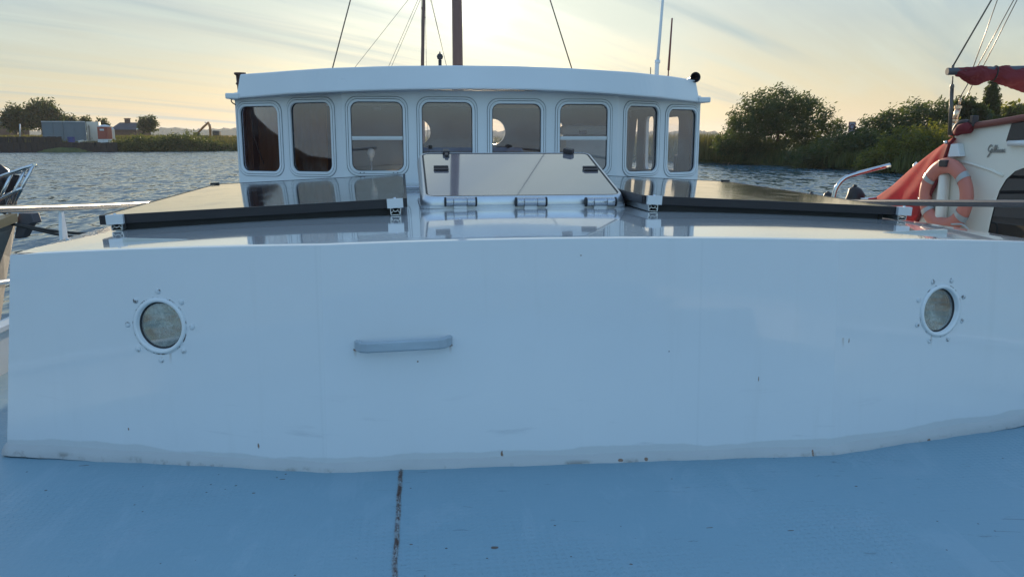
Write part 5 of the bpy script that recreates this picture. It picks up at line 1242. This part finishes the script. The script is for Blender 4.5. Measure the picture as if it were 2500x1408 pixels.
mb = MB(); mb.prism([lb(45, 520, .02), lb(76, 521, .02), lb(84, 544, .02), lb(70, 548, .02), lb(54, 578, .02), lb(46, 583, .02), lb(34, 582, .02), lb(38, 560, .02)], (.02, .07, 0)); mb.prism([lb(30, 530, .1), lb(80, 528, .1), lb(85, 545, .1), lb(60, 540, .1)], (0, .05, 0)); mb.build('anchor', mat('galvanised anchor', (.13, .12, .13), .5, .6), sb, bevel=.006)
mb = MB(); mb.bbox(lb(5, 470, .5), .14, .2, .25, .04); mb.lathe([(.05, -.12), (.07, 0), (.09, .04), (.001, .07)], lb(26, 442, .4), EZ, 14); mb.lathe([(.04, -.1), (.06, .03), (.001, .08)], lb(2, 425, .4), EZ, 12); mb.tube([lb(16, 470, .3), lb(22, 500, .3), lb(8, 520, .3)], .02, 8); mb.build('windlass', M['darkplastic'], sb)
mb = MB(); mb.prism([Vector((-6.0, y, z)) for y, z in ((1.6, CZ - .36), (2.2, CZ - .29), (2.75, CZ - .22), (2.92, CZ - .13), (3.06, CZ - .04), (3.3, CZ + .12), (3.48, CZ + .28), (3.56, CZ + .9), (3.9, CZ + 1.6), (4.9, CZ + 1.2), (5.2, .9), (1.6, .9))], (-.5, -.12, 0)); mb.build('brown_sail', m_cloth('tanned brown sail', (.10, .035, .02), .1), sb, bevel=.03)
mb = MB(); mb.loft([[Vector((-5.6, y, -.2)) for y in (5.6, 3, 0)], [Vector((-5.5, y, 1.0)) for y in (5.6, 3, 0)], [Vector((-7.6, y, 1.0)) for y in (5.6, 3, 0)]], False); mb.build('hull_side', M['darkplastic'], sb)
for a, b, lbx in (((24, 546), (300, 592), 'lower dark mooring rope running from the left bow behind the stanchion'), ((28, 546), (300, 575), 'upper dark mooring rope running from the left bow behind the stanchion')):
    A, Bq = lb(*a, .02), onY(*b, 5.2); mid = (A + Bq) / 2 - EZ * .02; mb = MB(); mb.tube(cat([A, mid, Bq], 8), .010, 8); tag(mb.build('mooring_rope', M['rope']), lbx, 'rope')
# far mast with its rigging, astern
fY = 22.0
fm = thing('moored_yacht', onz(1032, 470, 0) * 1.0, 'thin brown mast of a yacht moored beyond the wheelhouse', 'boat')
base = Vector((onY(1032, HZ, fY).x, fY, .1)); fm.location = base
mb = MB(); mb.tube([base + EZ * .4, onY(1031.5, 150, fY), onY(1034.5, 0, fY), onY(1038, -180, fY)], [.05, .045, .042, .035], 10); mb.tube([onY(1029, 18, fY), onY(1038, 45, fY)], .012, 6); mb.build('mast', M['mast'], fm)
for a, b in (((950, 160), (1022, -4)), ((957, 160), (1028, -4)), ((880, 148), (1000, -4)), ((1085, 140), (1050, -4)), ((1078, 110), (1052, -4)), ((1028.5, 158), (1029, -4)), ((1041, 160), (1038, -4))):
    A, Bq = onY(*a, fY), onY(*b, fY); d = Bq - A; k = (A.z - 1.0) / d.z; mb = MB(); mb.tube([A - d * k, Bq + d * .3], .0055, 5); mb.build('stay', M['wire'], fm)
mb = MB(); sec = []
for s, w, z in ((-4.5, .05, .7), (-3, .8, .6), (0, 1.25, .55), (3, 1.0, .6), (4, .7, .65)): sec.append([base + Vector((x * w, s, zz_)) for x, zz_ in ((-1, z), (-.8, -.2), (0, -.5), (.8, -.2), (1, z))])
mb.loft(sec, False, True); mb.loft([[q[0], q[4]] for q in sec], False); mb.build('hull', M['white_dirty'], fm)

# ------------------------------------------------------------------ the evening air
t = NT('evening haze'); t.t.nodes.remove(t.p); vol = t.n('ShaderNodeVolumePrincipled'); vol.inputs['Color'].default_value = (.85, .88, .92, 1); vol.inputs['Density'].default_value = .00020; vol.inputs['Anisotropy'].default_value = .3
t.l(vol.outputs[0], t.out.inputs['Volume'])
mb = MB(); mb.box((0, 350, 22), 5000, 6000, 47); hz_ = mb.build('haze', t.m); tag(hz_, kind='stuff')
